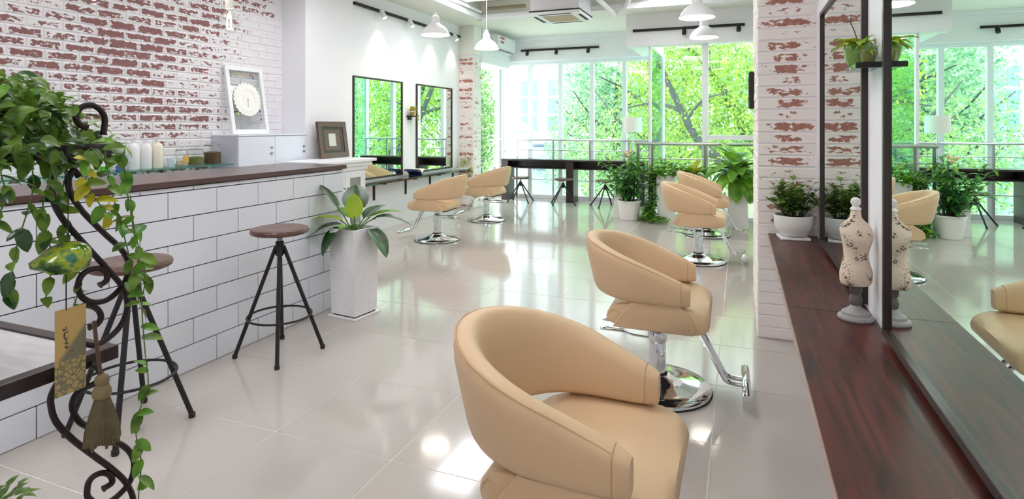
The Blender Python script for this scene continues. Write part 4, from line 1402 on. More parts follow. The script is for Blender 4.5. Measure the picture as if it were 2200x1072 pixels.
fl_ = thing('floor_lamp', 'floor lamp with a white drum shade standing in front of the far window', 'lamp', (-1.60, 9.35, 0))
MB().lathe([(0.14, 0), (0.14, 0.012), (0.12, 0.02), (0.015, 0.028)], 28).build('base', M['steel'], fl_)
MB().tube([(0, 0, 0.02), (0, 0, 1.42)], 0.008, 10).build('pole', M['steel'], fl_)
MB().lathe([(0.148, 1.27), (0.142, 1.51), (0.139, 1.51), (0.145, 1.27)], 36, cap0=False, cap1=False).build('shade', M['linen'], fl_)
MB().lathe([(0.02, 1.36), (0.032, 1.39), (0.03, 1.42), (0.012, 1.44)], 14).build('bulb', M['white_paint'], fl_)

# ------------------------------------------------------------------ small things on the left wall
bk = thing('open_magazine', 'open navy blue magazine lying on the left wall shelf between the mirrors', 'magazine', (-4.275, 7.14, 0.6605), 0.15)
bk.scale = (1.0, 1.25, 1.6)
m_navy = mat('navy_cover', (38, 56, 96), 0.35, var=0.08)
m_page = mat('magazine_pages', (226, 214, 186), 0.7, var=0.06)
for sgn, nm in ((-1, 'left'), (1, 'right')):
    prof = [(0, 0.004), (0.03, 0.03), (0.08, 0.045), (0.15, 0.05 if sgn < 0 else 0.03)]
    rings = [[Vector((-0.10, sgn * y, z)), Vector((0.10, sgn * y, z)), Vector((0.10, sgn * y, z + 0.008)), Vector((-0.10, sgn * y, z + 0.008))] for y, z in prof]
    MB().loft(rings).build('cover', m_navy, bk, True)
    rings = [[Vector((-0.095, sgn * y * 0.97, z + 0.0085)), Vector((0.095, sgn * y * 0.97, z + 0.0085)), Vector((0.095, sgn * y * 0.97, z + 0.018)), Vector((-0.095, sgn * y * 0.97, z + 0.018))] for y, z in prof]
    MB().loft(rings).build('pages', m_page if sgn > 0 else m_navy, bk, True)
MB().box(-0.1, 0.1, -0.02, 0.02, 0.0, 0.008).build('spine', m_navy, bk, False)

ps = thing('small_black_shelf', 'tiny black shelf on the left wall between the two mirrors', 'shelf', (XL, 7.17, 1.515))
MB().box(0.001, 0.09, -0.09, 0.09, -0.016, 0, 0.002).build('board', M['black_metal'], ps, False)
MB().box(0.001, 0.012, -0.05, 0.05, -0.06, -0.0165).build('bracket', M['black_metal'], ps, False)
pp = thing('yellow_shelf_plant', 'small yellow trailing plant on the tiny black shelf on the left wall', 'potted plant', (-4.35, 7.17, 1.5155))
MB().lathe([(0.025, 0), (0.034, 0.006), (0.038, 0.05), (0.032, 0.05), (0.03, 0.04), (0.002, 0.038)], 18).build('pot', mat('mustard_pot', (186, 164, 90), 0.5, var=0.1), pp)
r = random.Random(31)
items = []
for k in range(70):
    a = r.uniform(-1.4, 1.4)
    items.append((Vector((0.03 * r.random() * math.cos(a), 0.08 * math.sin(a) * r.random(), 0.05 + r.uniform(0, 0.06))), (abs(math.cos(a)) * 0.6, math.sin(a), r.uniform(-0.2, 1)), r.uniform(0.7, 1.3)))
for k in range(30):
    items.append((Vector((0.05, 0.06 + 0.01 * r.uniform(-1, 1), 0.05 - 0.16 * k / 30)), (0.5, r.uniform(-1, 1), r.uniform(-1, 0.2)), r.uniform(0.6, 1)))
leaf_cloud('foliage', M['leaf_yellow'], pp, items, 0.05, 0.022)

cg = thing('bird_cage_planter', 'small wire bird cage with trailing green plant at the far end of the shelf', 'planter', (-4.285, 8.68, 0.6605))
MB().box(-0.08, 0.08, -0.13, 0.13, 0, 0.012, 0.002).build('tray', M['linen'], cg, False)
for k in range(12):
    a = 2 * PI * k / 12
    x, y = 0.07 * math.cos(a), 0.11 * math.sin(a)
    MB().tube(spline([(x, y, 0.012), (x, y, 0.12), (x * 0.8, y * 0.8, 0.18), (0, 0, 0.225)], 4), 0.0018, 5).build('wire', M['linen'], cg)
MB().tube([(0.02 * math.cos(i * PI / 8), 0, 0.245 + 0.02 * math.sin(i * PI / 8)) for i in range(16)], 0.002, 5, True).build('hanging_loop', M['linen'], cg)
items = []
for k in range(90):
    a = r.uniform(0, 2 * PI)
    q = r.random()
    items.append((Vector((0.06 * q * math.cos(a), 0.13 * q * math.sin(a), 0.03 + 0.14 * r.random())), (math.cos(a), math.sin(a), r.uniform(-0.3, 0.8)), r.uniform(0.6, 1.2)))
for k in range(26):
    items.append((Vector((0.10 + 0.01 * r.random(), 0.05 + 0.02 * r.uniform(-1, 1), 0.03 - 0.12 * k / 26)), (0.6, r.uniform(-1, 1), r.uniform(-0.6, 0.4)), r.uniform(0.5, 0.9)))
leaf_cloud('foliage', M['leaf_lime'], cg, items, 0.05, 0.03)

# ------------------------------------------------------------------ lamps and ceiling fittings


def pendant(label, x, y, z):
    t = thing('pendant_lamp', label, 'lamp', (x, y, z), 0, 'white pendant lamps over the chairs')
    MB().lathe([(0.178, 0.0), (0.180, 0.006), (0.168, 0.025), (0.150, 0.060), (0.120, 0.095), (0.075, 0.125), (0.052, 0.145), (0.048, 0.20), (0.040, 0.225), (0.036, 0.225), (0.046, 0.14), (0.115, 0.090), (0.146, 0.055), (0.172, 0.002)], 40, cap0=False, cap1=False).build('shade', M['shade_white'], t)
    MB().lathe([(0.150, 0.018), (0.06, 0.022), (0.002, 0.0225)], 28).build('diffuser', M['lamp_glow'], t)
    MB().lathe([(0.022, 0.2251), (0.03, 0.23), (0.026, 0.262), (0.006, 0.27)], 14).build('cap', M['shade_white'], t)
    MB().tube([(0, 0, 0.265), (0, 0, Z_CEIL - z)], 0.004, 6).build('cord', M['shade_white'], t)
    return t


pendant('white bell pendant lamp over the first left salon chair', -3.40, 6.13, 2.455)
pendant('white bell pendant lamp near the air conditioner on the far left', -3.33, 7.48, 2.455)
pendant('white bell pendant lamp cut by the top edge, nearer of the right pair', -0.405, 6.12, 2.455)
pendant('white bell pendant lamp in front of the right ceiling track', -0.415, 7.52, 2.455)


def bulb(label, x, y, z):
    t = thing('bare_bulb', label, 'lamp', (x, y, z), 0, 'bare bulbs over the bar')
    MB().lathe([(0.002, -0.058), (0.025, -0.053), (0.045, -0.035), (0.055, -0.005), (0.048, 0.03), (0.03, 0.058), (0.018, 0.078), (0.016, 0.085)], 24, cap1=False).build('glass_globe', M['glass_clear'], t)
    MB().tube(spline([(-0.008, 0, 0.05), (-0.014, 0, -0.02), (0, 0.006, -0.03), (0.014, 0, -0.02), (0.008, 0, 0.05)], 5), 0.004, 6).build('filament', M['filament'], t)
    MB().lathe([(0.018, 0.08), (0.021, 0.085), (0.021, 0.13), (0.012, 0.145)], 16).build('socket', M['linen'], t)
    MB().tube([(0, 0, 0.14), (0, 0, Z_CEIL - z)], 0.003, 6).build('cord', M['shade_white'], t)


bulb('bare glowing bulb hanging over the bar beside the white frame', -2.62, 2.40, 1.93)
bulb('bare glowing bulb at the top edge above the trailing vine', -2.62, 1.68, 1.945)


def troffer(label, x0, x1, y0, y1, z=3.17):
    t = thing('ceiling_light', label, 'light', ((x0 + x1) / 2, (y0 + y1) / 2, z), 0, 'flat ceiling light panels')
    w, d = (x1 - x0) / 2, (y1 - y0) / 2
    MB().box(-w, w, -d, d, 0.012, Z_CEIL - z).build('housing', M['white_paint'], t, False)
    for a in ((-w, -w + 0.025, -d, d), (w - 0.025, w, -d, d), (-w + 0.025, w - 0.025, -d, -d + 0.025), (-w + 0.025, w - 0.025, d - 0.025, d)):
        MB().box(*a, -0.006, 0.0119).build('frame', M['white_paint'], t, False)
    MB().box(-w + 0.025, w - 0.025, -d + 0.025, d - 0.025, 0.0, 0.0119).build('lit_panel', M['panel_light'], t, False)
    for k in range(1, 8):
        yy = -d + 0.025 + (2 * d - 0.05) * k / 8
        MB().box(-w + 0.025, w - 0.025, yy - 0.004, yy + 0.004, -0.012, -0.0002).build('louvre', M['steel'], t, False)


troffer('flat lit ceiling panel at the top edge left of the cassette air conditioner', -3.70, -3.10, 6.40, 7.58)
troffer('flat lit ceiling panel with louvres at the top edge above the right pendants', -1.25, -0.65, 7.40, 8.15)
for k, (x, y) in enumerate(((-3.4, 4.2), (-1.1, 4.6), (-3.0, 1.6), (-1.1, 1.8), (-3.0, -0.9), (-1.1, -0.9))):  # unseen panels added above and behind the view to light the room
    troffer('unseen light panel added to brighten the room, %s' % ('over the bar end', 'over the middle of the floor', 'over the bar stools', 'over the nearest chair', 'behind the camera by the bar', 'behind the camera by the mirrors')[k], x - 0.3, x + 0.3, y - 0.6, y + 0.6)

ac = thing('cassette_air_conditioner', 'boxy ceiling cassette air conditioner with a square grille and black trim', 'air conditioner', (-2.28, 7.645, 2.885))
m_ac = mat('air_conditioner_white', (228, 226, 232), 0.4, var=0.01)
MB().box(-0.335, 0.335, -0.335, 0.335, 0.0161, Z_CEIL - 2.886, 0.004).build('housing', m_ac, ac, False)
MB().box(-0.349, 0.349, -0.349, 0.349, 0.0, 0.016).build('black_trim', M['black_rubber'], ac, False)
MB().box(-0.345, 0.345, -0.345, 0.345, -0.04, 0.0, 0.006).build('face_panel', M['white_paint'], ac, False)
m_gr = mat('beige_grille', (206, 188, 160), 0.7, var=0.1)
for k in range(12):
    MB().box(-0.21, 0.21, -0.205 + k * 0.035, -0.185 + k * 0.035, -0.047, -0.041).build('grille_slat', m_gr, ac, False)
for a in ((-0.33, -0.29, -0.22, 0.22), (0.29, 0.33, -0.22, 0.22), (-0.22, 0.22, -0.33, -0.29), (-0.22, 0.22, 0.29, 0.33)):
    MB().box(*a, -0.0425, -0.0395).build('outlet_slot', M['grout'], ac, False)

wa = thing('wall_air_conditioner', 'white split air conditioner high up behind the left pendant lamp', 'air conditioner', (-4.10, 9.68, 2.70))
rings = [[Vector((x, y, z)) for x, z in ((0, 0), (0.10, -0.01), (0.175, 0.04), (0.195, 0.12), (0.19, 0.25), (0.17, 0.27), (0, 0.27))] for y in (-0.42, 0.42)]
MB().loft(rings).build('casing', m_ac, wa, False)
MB().box(0.10, 0.172, -0.36, 0.36, 0.0, 0.012).build('outlet_flap', M['post_steel'], wa, False)
for y0, y1, z in ((-0.30, -0.12, 0.20), (-0.30, -0.14, 0.13)):
    MB().box(0.192, 0.1955, y0, y1, z, z + 0.04).build('red_sticker', mat('red_sticker_%d' % (z * 100), (206, 90, 100), 0.5, var=0.1), wa, False)


def track(name, label, p0, p1, nrm, spots, spot_m, zdrop=0.0):
    t = thing(name, label, 'track light', p0, 0, 'spotlight tracks')
    d = Vector(p1) - Vector(p0)
    n = Vector(nrm)
    a = abs(d.y) > abs(d.x)
    if a:
        MB().box(min(0, n.x * 0.03), max(0, n.x * 0.03), 0, d.y, -0.018, 0.018).build('rail', M['black_metal'], t, False)
    else:
        MB().box(0, d.x, min(0, n.y * 0.03), max(0, n.y * 0.03), -0.018, 0.018).build('rail', M['black_metal'], t, False)
    for s in spots:
        c = d * s + n * 0.06
        h = MB().tube([c + Vector((0, 0, 0.0)), c + n * 0.05 + Vector((0, 0, -0.10))], [0.028, 0.032], 14).build('spot_head', spot_m, t)
        MB().tube([c - n * 0.045, c], 0.007, 6).build('spot_arm', spot_m, h)
        MB().lathe([(0.001, 0), (0.025, 0.001)], 12, cap1=False).build('spot_lens', M['lamp_glow'] if spot_m is M['white_paint'] else M['black_rubber'], h).matrix_local = Matrix.Translation(c + n * 0.0505 + Vector((0, 0, -0.1012))) @ frame_of(n * 0.05 + Vector((0, 0, -0.10))).to_4x4() @ Matrix.Rotation(-PI / 2, 4, 'X')
    return t


track('wall_track', 'long black spotlight track with white heads above the left mirrors', (XL, 5.88, 2.87), (XL, 8.74, 2.87), (1, 0, 0), (0.18, 0.42, 0.66, 0.9), M['white_paint'])
track('beam_track', 'short black spotlight track on the white beam over the far window', (-3.87, 10.32, 2.80), (-2.37, 10.32, 2.80), (0, -1, 0), (0.1, 0.48, 0.88), M['black_metal'])
track('bay_track', 'black spotlight track on the beam above the nearer window bay', (-1.50, 8.80, 2.80), (0.06, 8.80, 2.80), (0, -1, 0), (0.48, 0.95), M['black_metal'])

# spotlight beams on the left wall (the lamps of the wall track)
for k, y in enumerate((6.40, 7.08, 7.77, 8.45)):
    ld = bpy.data.lights.new('track_spot', 'SPOT')
    ld.energy = 6
    ld.spot_size = D(75)
    ld.spot_blend = 0.7
    ld.color = (1.0, 0.86, 0.70)
    ld.shadow_soft_size = 0.03
    lo = bpy.data.objects.new('track_spot', ld)
    COL.objects.link(lo)
    lo.location = (-4.24, y, 2.74)
    lo.rotation_euler = Vector((-0.22, 0, -1)).to_track_quat('-Z', 'Y').to_euler()

# exposed pipes under the ceiling, and one brown strip of painted shade
for k, (pts, rr, l) in enumerate((([(-1.95, 7.2, 3.26), (-1.72, 8.1, 3.02), (-1.66, 8.3, 2.98), (-1.45, 8.1, 3.10), (-1.35, 7.6, 3.24)], 0.035, 'white hose looping down from the ceiling right of the cassette air conditioner'),
                                  ([(-3.70, -1.0, 3.12), (-3.70, 8.10, 3.12)], 0.022, 'straight white conduit running below the ceiling along the left soffit'),
                                  ([(-1.70, -1.0, 3.22), (-1.70, 8.15, 3.22)], 0.03, 'straight white water pipe under the ceiling in the middle of the room'),
                                  ([(-3.6, 8.10, 3.16), (-2.98, 8.10, 3.16)], 0.028, 'brown strip painting the shadow gap at the far soffit beside the cassette air conditioner'),  # brown tube stands in for the dark shadow gap above the soffit
                                  ([(0.20, 7.0, 3.28), (0.22, 7.3, 3.0), (0.12, 7.6, 2.92), (0.05, 7.5, 3.1), (0.10, 7.2, 3.28)], 0.012, 'thin grey cable loop hanging next to the brick pillar'))):
    o = MB().tube(spline(pts, 6), rr, 10).build('ceiling_pipe', M['white_paint'] if k not in (3,) else mat('brown_gap_shade', (150, 136, 110), 0.6, var=0.1), None)
    tag(o, l, 'pipe')

# ------------------------------------------------------------------ wrought-iron plant stand in the left foreground
XS, YS = -1.208, 0.826
ps_ = thing('plant_stand', 'dark wrought-iron scroll plant stand with tiled wooden shelves in the left foreground', 'plant stand', (XS, YS, 0))


def sp(u, v, x=XS + 0.012):
    return on_x(u, v, x) - Vector((XS, YS, 0))


scrolls = [
    [(186, 274), (172, 268), (163, 252), (168, 237), (182, 227), (198, 226), (215, 236), (225, 255), (222, 290)],
    [(170, 378), (158, 366), (148, 382), (147, 398), (153, 418), (173, 449), (200, 478), (228, 505), (261, 536), (275, 564), (271, 600), (253, 626), (228, 645), (200, 649), (177, 639), (168, 620), (172, 597), (189, 581), (211, 577), (227, 585), (229, 602), (214, 613)],
    [(160, 345), (142, 340), (124, 352), (113, 390), (115, 432), (135, 471), (172, 514), (228, 575), (261, 614), (273, 648), (270, 676), (256, 704), (233, 726), (207, 740), (176, 736), (156, 715), (152, 687), (166, 664), (188, 656), (209, 664), (217, 682), (207, 698), (192, 703)],
    [(193, 783), (210, 792), (216, 808), (203, 824), (173, 838), (158, 857), (156, 880), (170, 905), (190, 918)],
    [(150, 812), (128, 818), (112, 845), (109, 868), (120, 905), (155, 943), (203, 980), (240, 1007), (272, 1039), (287, 1080), (282, 1150), (262, 1240), (255, 1400), (262, 1600), (266, 1700)],
    [(236, 950), (256, 953), (277, 969), (288, 996), (280, 1033), (252, 1066), (218, 1084), (190, 1070), (188, 1046), (196, 1028), (214, 1017), (234, 1019), (241, 1036), (222, 1050)],
]
Z_TOP, Z_MID, Z_LOW = 1.325, 0.905, 0.485
for sc_ in scrolls:
    pts = spline([sp(u, v) for u, v in sc_], 6)
    pts = [p if p.z > 0.004 else Vector((p.x, p.y, 0.004)) for p in pts]
    MB().tube(pts, [0.0058 if 0 < i < len(pts) - 1 else 0.0072 for i in range(len(pts))], 8).build('scroll', M['iron'], ps_)
    # the same scroll on the near end of the stand, outside the picture
    MB().tube([p + Vector((0, -0.52, 0)) for p in pts], 0.0058, 8).build('scroll', M['iron'], ps_)
# connecting uprights at the wall side of the stand
for y in (-0.64, -0.02):
    MB().tube([(-0.47, y, 0), (-0.47, y, 1.34)], 0.007, 8).build('upright', M['iron'], ps_)
m_marble = mat('marbled_tile', (222, 220, 222), 0.25, var=0.22, vscale=14, stretch=(1, 4, 1))
for z in (Z_TOP, Z_MID, Z_LOW):
    sh_ = MB().box(-0.47, 0, -0.028, 0.0, z - 0.028, z, 0.002).build('shelf_rail', M['black_wood'], ps_, False)
    MB().box(-0.47, 0, -0.66, -0.632, z - 0.028, z, 0.002).build('shelf_rail', M['black_wood'], ps_, False)
    MB().box(-0.028, 0.0, -0.632, -0.028, z - 0.028, z, 0.002).build('shelf_rail', M['black_wood'], ps_, False)
    MB().box(-0.47, -0.442, -0.632, -0.028, z - 0.028, z, 0.002).build('shelf_rail', M['black_wood'], ps_, False)
    for k in range(2):
        for j in range(3):
            x0, y0 = -0.4415 + k * 0.2068, -0.6315 + j * 0.2012
            MB().box(x0, x0 + 0.2058, y0, y0 + 0.2002, z - 0.018, z - 0.004).build('tile', m_marble, ps_, False)

# pothos on the top shelf
po = thing('trailing_pothos', 'large trailing green pothos spilling from the iron plant stand', 'potted plant', (XS - 0.17, YS - 0.17, Z_TOP))
ORG = Vector((XS - 0.17, YS - 0.17, Z_TOP))
MB().lathe([(0.06, 0.0), (0.068, 0.006), (0.078, 0.062), (0.082, 0.068), (0.076, 0.068), (0.07, 0.055), (0.002, 0.05)], 24).build('pot', mat('terracotta_dark', (70, 52, 46), 0.6, var=0.15), po)
pm = [leaf_mesh('leaf', M['leaf_pothos'], 0.050, 0.030, 0.25, 0.12, 0.16, 6), leaf_mesh('leaf', M['leaf_pothos'], 0.042, 0.027, 0.45, 0.14, 0.16, 6), leaf_mesh('leaf', M['leaf_mid'], 0.045, 0.028, 0.3, 0.12, 0.16, 6), leaf_mesh('leaf', M['leaf_yellow'], 0.045, 0.029, 0.35, 0.1, 0.16, 6), leaf_mesh('leaf', M['leaf_dark'], 0.048, 0.030, 0.3, 0.12, 0.16, 6)]
r = random.Random(17)


def pothos_leaf(p, hang=0.4, mats=(0, 0, 1, 1, 2, 4), s=1.0, big=1.0):
    # blades face out towards the room (+X, -Y) and hang a little
    d = Vector((r.uniform(-0.4, 1.0), r.uniform(-1.0, 0.9), r.uniform(-1.0, 0.35) * hang * 2))
    up = Vector((r.uniform(0.2, 0.9), r.uniform(-0.7, 0.2), r.uniform(0.5, 1.2)))
    put_leaf(pm[r.choice(mats)], po, p - ORG, d, up, s * r.uniform(0.7, 1.2))


def top_line(u):
    return 128 + (20 if u < 60 else 20 + (u - 60) * 0.72)


n_leaf = 0
while n_leaf < 178:
    u = r.uniform(-90, 262)
    v = r.uniform(120, 345)
    if v < top_line(u) + 8 or (u > 225 and v < 285):
        continue
    x = r.uniform(-1.42, -1.17) if v < 300 else r.uniform(-1.26, -1.16)
    pothos_leaf(on_x(u, v, x), s=0.80)
    n_leaf += 1
items = []
while len(items) < 520:
    u, v = r.uniform(-90, 258), r.uniform(130, 350)
    if v < top_line(u) + 14 or (u > 225 and v < 290):
        continue
    items.append((on_x(u, v, r.uniform(-1.50, -1.20)) - ORG, (r.uniform(-0.4, 1), r.uniform(-1, 0.9), r.uniform(-0.9, 0.5)), r.uniform(0.7, 1.2)))
leaf_cloud('inner_foliage', M['leaf_pothos'], po, items, 0.036, 0.024)
vine_px = [
    ([(255, 320), (268, 370), (276, 430), (288, 500), (296, 560), (303, 620), (306, 690), (312, 760), (318, 830), (300, 880), (292, 930), (303, 990), (298, 1060), (296, 1110)], -1.16, 30, (0, 2, 2, 0)),
    ([(225, 320), (232, 370), (245, 430), (262, 490), (275, 540), (290, 600), (298, 650)], -1.15, 16, (0, 0, 2)),
    ([(190, 320), (182, 365), (190, 405), (215, 440), (232, 465)], -1.15, 13, (0, 3, 3, 2)),
    ([(120, 320), (108, 380), (92, 440), (100, 500), (112, 560), (98, 640)], -1.17, 15, (0, 1, 4)),
    ([(60, 320), (72, 390), (60, 450), (38, 520), (22, 600), (10, 640)], -1.17, 15, (0, 1, 4)),
    ([(10, 320), (2, 370), (12, 420), (-10, 480)], -1.16, 9, (0, 4)),
    ([(150, 320), (140, 380), (130, 450), (150, 520), (172, 600), (160, 655)], -1.2, 14, (0, 1)),
    ([(280, 420), (288, 490), (300, 540), (312, 590), (306, 640)], -1.14, 10, (2, 0)),
]
for pts, x, n, mats in vine_px:
    P3 = spline([on_x(u, v, x) for u, v in pts], 6)
    MB().tube([p - ORG for p in P3], 0.0013, 5).build('vine', M['stem'], po)
    for k in range(n):
        p = P3[min(len(P3) - 1, int((k + r.random()) / n * len(P3)))]
        pothos_leaf(p, 0.6, mats, 0.68)

# glass wind bell with paper strip, and tassel
m_bell = mat('painted_green_glass', (120, 150, 30), 0.12, spec=0.5, coat=0.25)
nt = m_bell.node_tree
tc = nt.nodes.new('ShaderNodeTexCoord')
vn = nt.nodes.new('ShaderNodeTexNoise')
vn.inputs['Scale'].default_value = 34
nt.links.new(tc.outputs['Object'], vn.inputs['Vector'])
rp = nt.nodes.new('ShaderNodeValToRGB')
for pos, c in ((0.36, (24, 56, 22)), (0.46, (92, 140, 34)), (0.56, (176, 186, 44)), (0.68, (40, 120, 90))):
    e = rp.color_ramp.elements.new(pos)
    e.color = s2l(c) + (1,)
rp.color_ramp.elements.remove(rp.color_ramp.elements[0])
rp.color_ramp.elements.remove(rp.color_ramp.elements[-1])
nt.links.new(vn.outputs['Fac'], rp.inputs[0])
nt.links.new(rp.outputs[0], nt.nodes['Principled BSDF'].inputs['Base Color'])
XBL = -1.165
cb_ = on_x(142, 552, XBL)
wb = thing('wind_bell', 'green and yellow glass wind bell with a printed paper strip hanging from the plant stand', 'wind bell', cb_)
rings = []
for z, rr, off in ((-0.034, 0.030, 0), (-0.0345, 0.036, 0), (-0.027, 0.047, 0), (-0.014, 0.055, -0.002), (0.0, 0.057, -0.003), (0.014, 0.051, 0), (0.026, 0.038, 0.003), (0.033, 0.022, 0.004), (0.036, 0.003, 0.004)):
    z, rr = z * 0.78, rr * 0.76
    rings.append([Vector((rr * 0.9 * math.cos(a), rr * math.sin(a) + off - (0.012 if math.sin(a) < -0.93 and -0.02 < z < 0.01 else 0), z)) for a in [2 * PI * k / 28 for k in range(28)]])
MB().loft(rings, True, False).build('glass_bell', m_bell, wb)
top = on_x(142, 318, XBL) - cb_
MB().tube([(0, 0.004, 0.034), (0, 0.002, top.z - 0.0)], 0.001, 5).build('hanging_string', M['black_rubber'], wb)
tagc = on_x(152, 752, XBL) - cb_
MB().tube([(0, 0, 0.03), (0, 0, tagc.z + 0.076)], 0.0012, 5).build('strip_string', M['black_rubber'], wb)
m_tag = mat('gold_paper', (206, 172, 104), 0.6, var=0.05, vscale=20)
nt = m_tag.node_tree
bsd = nt.nodes['Principled BSDF']
tc = nt.nodes.new('ShaderNodeTexCoord')
sx_ = nt.nodes.new('ShaderNodeSeparateXYZ')
nt.links.new(tc.outputs['Generated'], sx_.inputs[0])
ad = nt.nodes.new('ShaderNodeMath')
ad.operation = 'MULTIPLY_ADD'
nt.links.new(sx_.outputs[1], ad.inputs[0])
ad.inputs[1].default_value = 0.42
sb = nt.nodes.new('ShaderNodeMath')
sb.operation = 'SUBTRACT'
sb.inputs[0].default_value = 0.72
nt.links.new(sx_.outputs[2], sb.inputs[1])
nt.links.new(sb.outputs[0], ad.inputs[2])
g = nt.nodes.new('ShaderNodeMapRange')
g.interpolation_type = 'SMOOTHSTEP'
g.inputs[1].default_value = 0.30
g.inputs[2].default_value = 0.42
nt.links.new(ad.outputs[0], g.inputs[0])
vo = nt.nodes.new('ShaderNodeTexVoronoi')
vo.feature = 'DISTANCE_TO_EDGE'
vo.inputs['Scale'].default_value = 95
nt.links.new(tc.outputs['Object'], vo.inputs['Vector'])
gt = nt.nodes.new('ShaderNodeMath')
gt.operation = 'GREATER_THAN'
gt.inputs[1].default_value = 0.10
nt.links.new(vo.outputs['Distance'], gt.inputs[0])
lowz = nt.nodes.new('ShaderNodeMath')
lowz.operation = 'LESS_THAN'
lowz.inputs[1].default_value = 0.40
nt.links.new(sx_.outputs[2], lowz.inputs[0])
pt_ = nt.nodes.new('ShaderNodeMath')
pt_.operation = 'MULTIPLY'
nt.links.new(gt.outputs[0], pt_.inputs[0])
nt.links.new(lowz.outputs[0], pt_.inputs[1])
inv = nt.nodes.new('ShaderNodeMath')
inv.operation = 'MULTIPLY_ADD'
inv.inputs[1].default_value = -0.7
inv.inputs[2].default_value = 1.0
nt.links.new(pt_.outputs[0], inv.inputs[0])
fin = nt.nodes.new('ShaderNodeMath')
fin.operation = 'MULTIPLY'
nt.links.new(g.outputs[0], fin.inputs[0])
nt.links.new(inv.outputs[0], fin.inputs[1])
mx = nt.nodes.new('ShaderNodeMix')
mx.data_type = 'RGBA'
nt.links.new(fin.outputs[0], mx.inputs[0])
mx.inputs[6].default_value = s2l((208, 174, 106)) + (1,)
mx.inputs[7].default_value = s2l((128, 124, 98)) + (1,)
nt.links.new(mx.outputs[2], bsd.inputs['Base Color'])
tw, thh = 0.027, 0.080
tg = MB().box(-0.0006, 0.0006, -tw, tw, -thh, thh).build('paper_strip', m_tag, wb, False, loc=tagc)
ink = MB()
r2 = random.Random(4)
for k in range(5):                       # brushed characters down the strip
    cz, cy = 0.042 - k * 0.0082, -0.010 + k * 0.0006
    for q in range(4):
        a = r2.uniform(-0.9, 0.5) if q % 2 else r2.uniform(1.2, 1.9)
        p = Vector((0.0009, cy + r2.uniform(-0.003, 0.003), cz + r2.uniform(-0.003, 0.003)))
        dv = Vector((0, math.cos(a), math.sin(a))) * 0.0032
        ink.tube([p - dv, p, p + dv], [0.0004, 0.0007, 0.0003], 5)
ink.build('ink_writing', M['black_rubber'], tg)
MB().box(0.0006, 0.001, 0.0015, 0.0042, -0.004, -0.001).build('red_seal', mat('red_seal', (170, 60, 50), 0.6, var=0.1), tg, False)

XT = -1.145
tc0 = on_x(228, 900, XT)
ts = thing('rope_tassel', 'olive brown rope tassel hanging from the scrolls of the plant stand', 'tassel', tc0)
m_rope = mat('olive_rope', (96, 84, 58), 0.85, var=0.3, vscale=60, bump=0.5, bscale=120)
MB().tube(spline([on_x(202, 690, XT) - tc0, on_x(208, 745, XT) - tc0, on_x(216, 805, XT) - tc0], 5), 0.0036, 7).build('cord', mat('brown_cord', (92, 70, 56), 0.8, var=0.25, vscale=80), ts)
kn = on_x(219, 815, XT) - tc0
MB().lathe([(0.004, 0.012), (0.011, 0.006), (0.013, -0.002), (0.010, -0.010), (0.013, -0.014), (0.0165, -0.022), (0.0155, -0.032), (0.012, -0.036), (0.014, -0.042)], 16, tuple(kn)).build('knot', mat('olive_knot', (128, 112, 80), 0.85, var=0.2, vscale=60), ts)
base = kn + Vector((0, 0, -0.040))
for k in range(40):
    a = 2 * PI * k / 40
    ca, sa = math.cos(a), math.sin(a)
    l = 0.080 + r2.uniform(-0.006, 0.006)
    MB().tube([base + Vector((0.010 * ca, 0.010 * sa, 0.004)), base + Vector((0.018 * ca, 0.018 * sa, -l * 0.3)), base + Vector((0.025 * ca, 0.026 * sa, -l * 0.7)), base + Vector((0.028 * ca, 0.029 * sa, -l))], [0.003, 0.0034, 0.0034, 0.0025], 5).build('strand', m_rope, ts)
MB().lathe([(0.008, 0), (0.016, -0.03), (0.023, -0.06), (0.024, -0.072)], 16, tuple(base)).build('skirt_core', m_rope, ts)

lp = thing('low_shelf_plant', 'small bushy green plant on the lowest visible shelf of the iron stand', 'potted plant', (XS - 0.20, YS - 0.14, Z_LOW))
MB().lathe([(0.045, 0), (0.05, 0.004), (0.06, 0.07), (0.055, 0.07), (0.05, 0.06), (0.002, 0.058)], 20).build('pot', M['pot_white'], lp)
items = []
for k in range(150):
    a, q = r.uniform(0, 2 * PI), r.random()
    items.append((Vector((0.085 * q * math.cos(a), 0.085 * q * math.sin(a), 0.065 + r.uniform(0, 0.07))), (math.cos(a), math.sin(a), r.uniform(-0.1, 1)), r.uniform(0.7, 1.3)))
leaf_cloud('foliage', M['leaf_shelfbush'], lp, items, 0.032, 0.018)

# ------------------------------------------------------------------ outside: street, houses, trees
GZ = -3.4
struct('ground', MB().box(-40, 40, 10.9, 60, GZ - 0.2, GZ), mat('pale_paving', (206, 208, 210), 0.8, var=0.06, vscale=0.6))


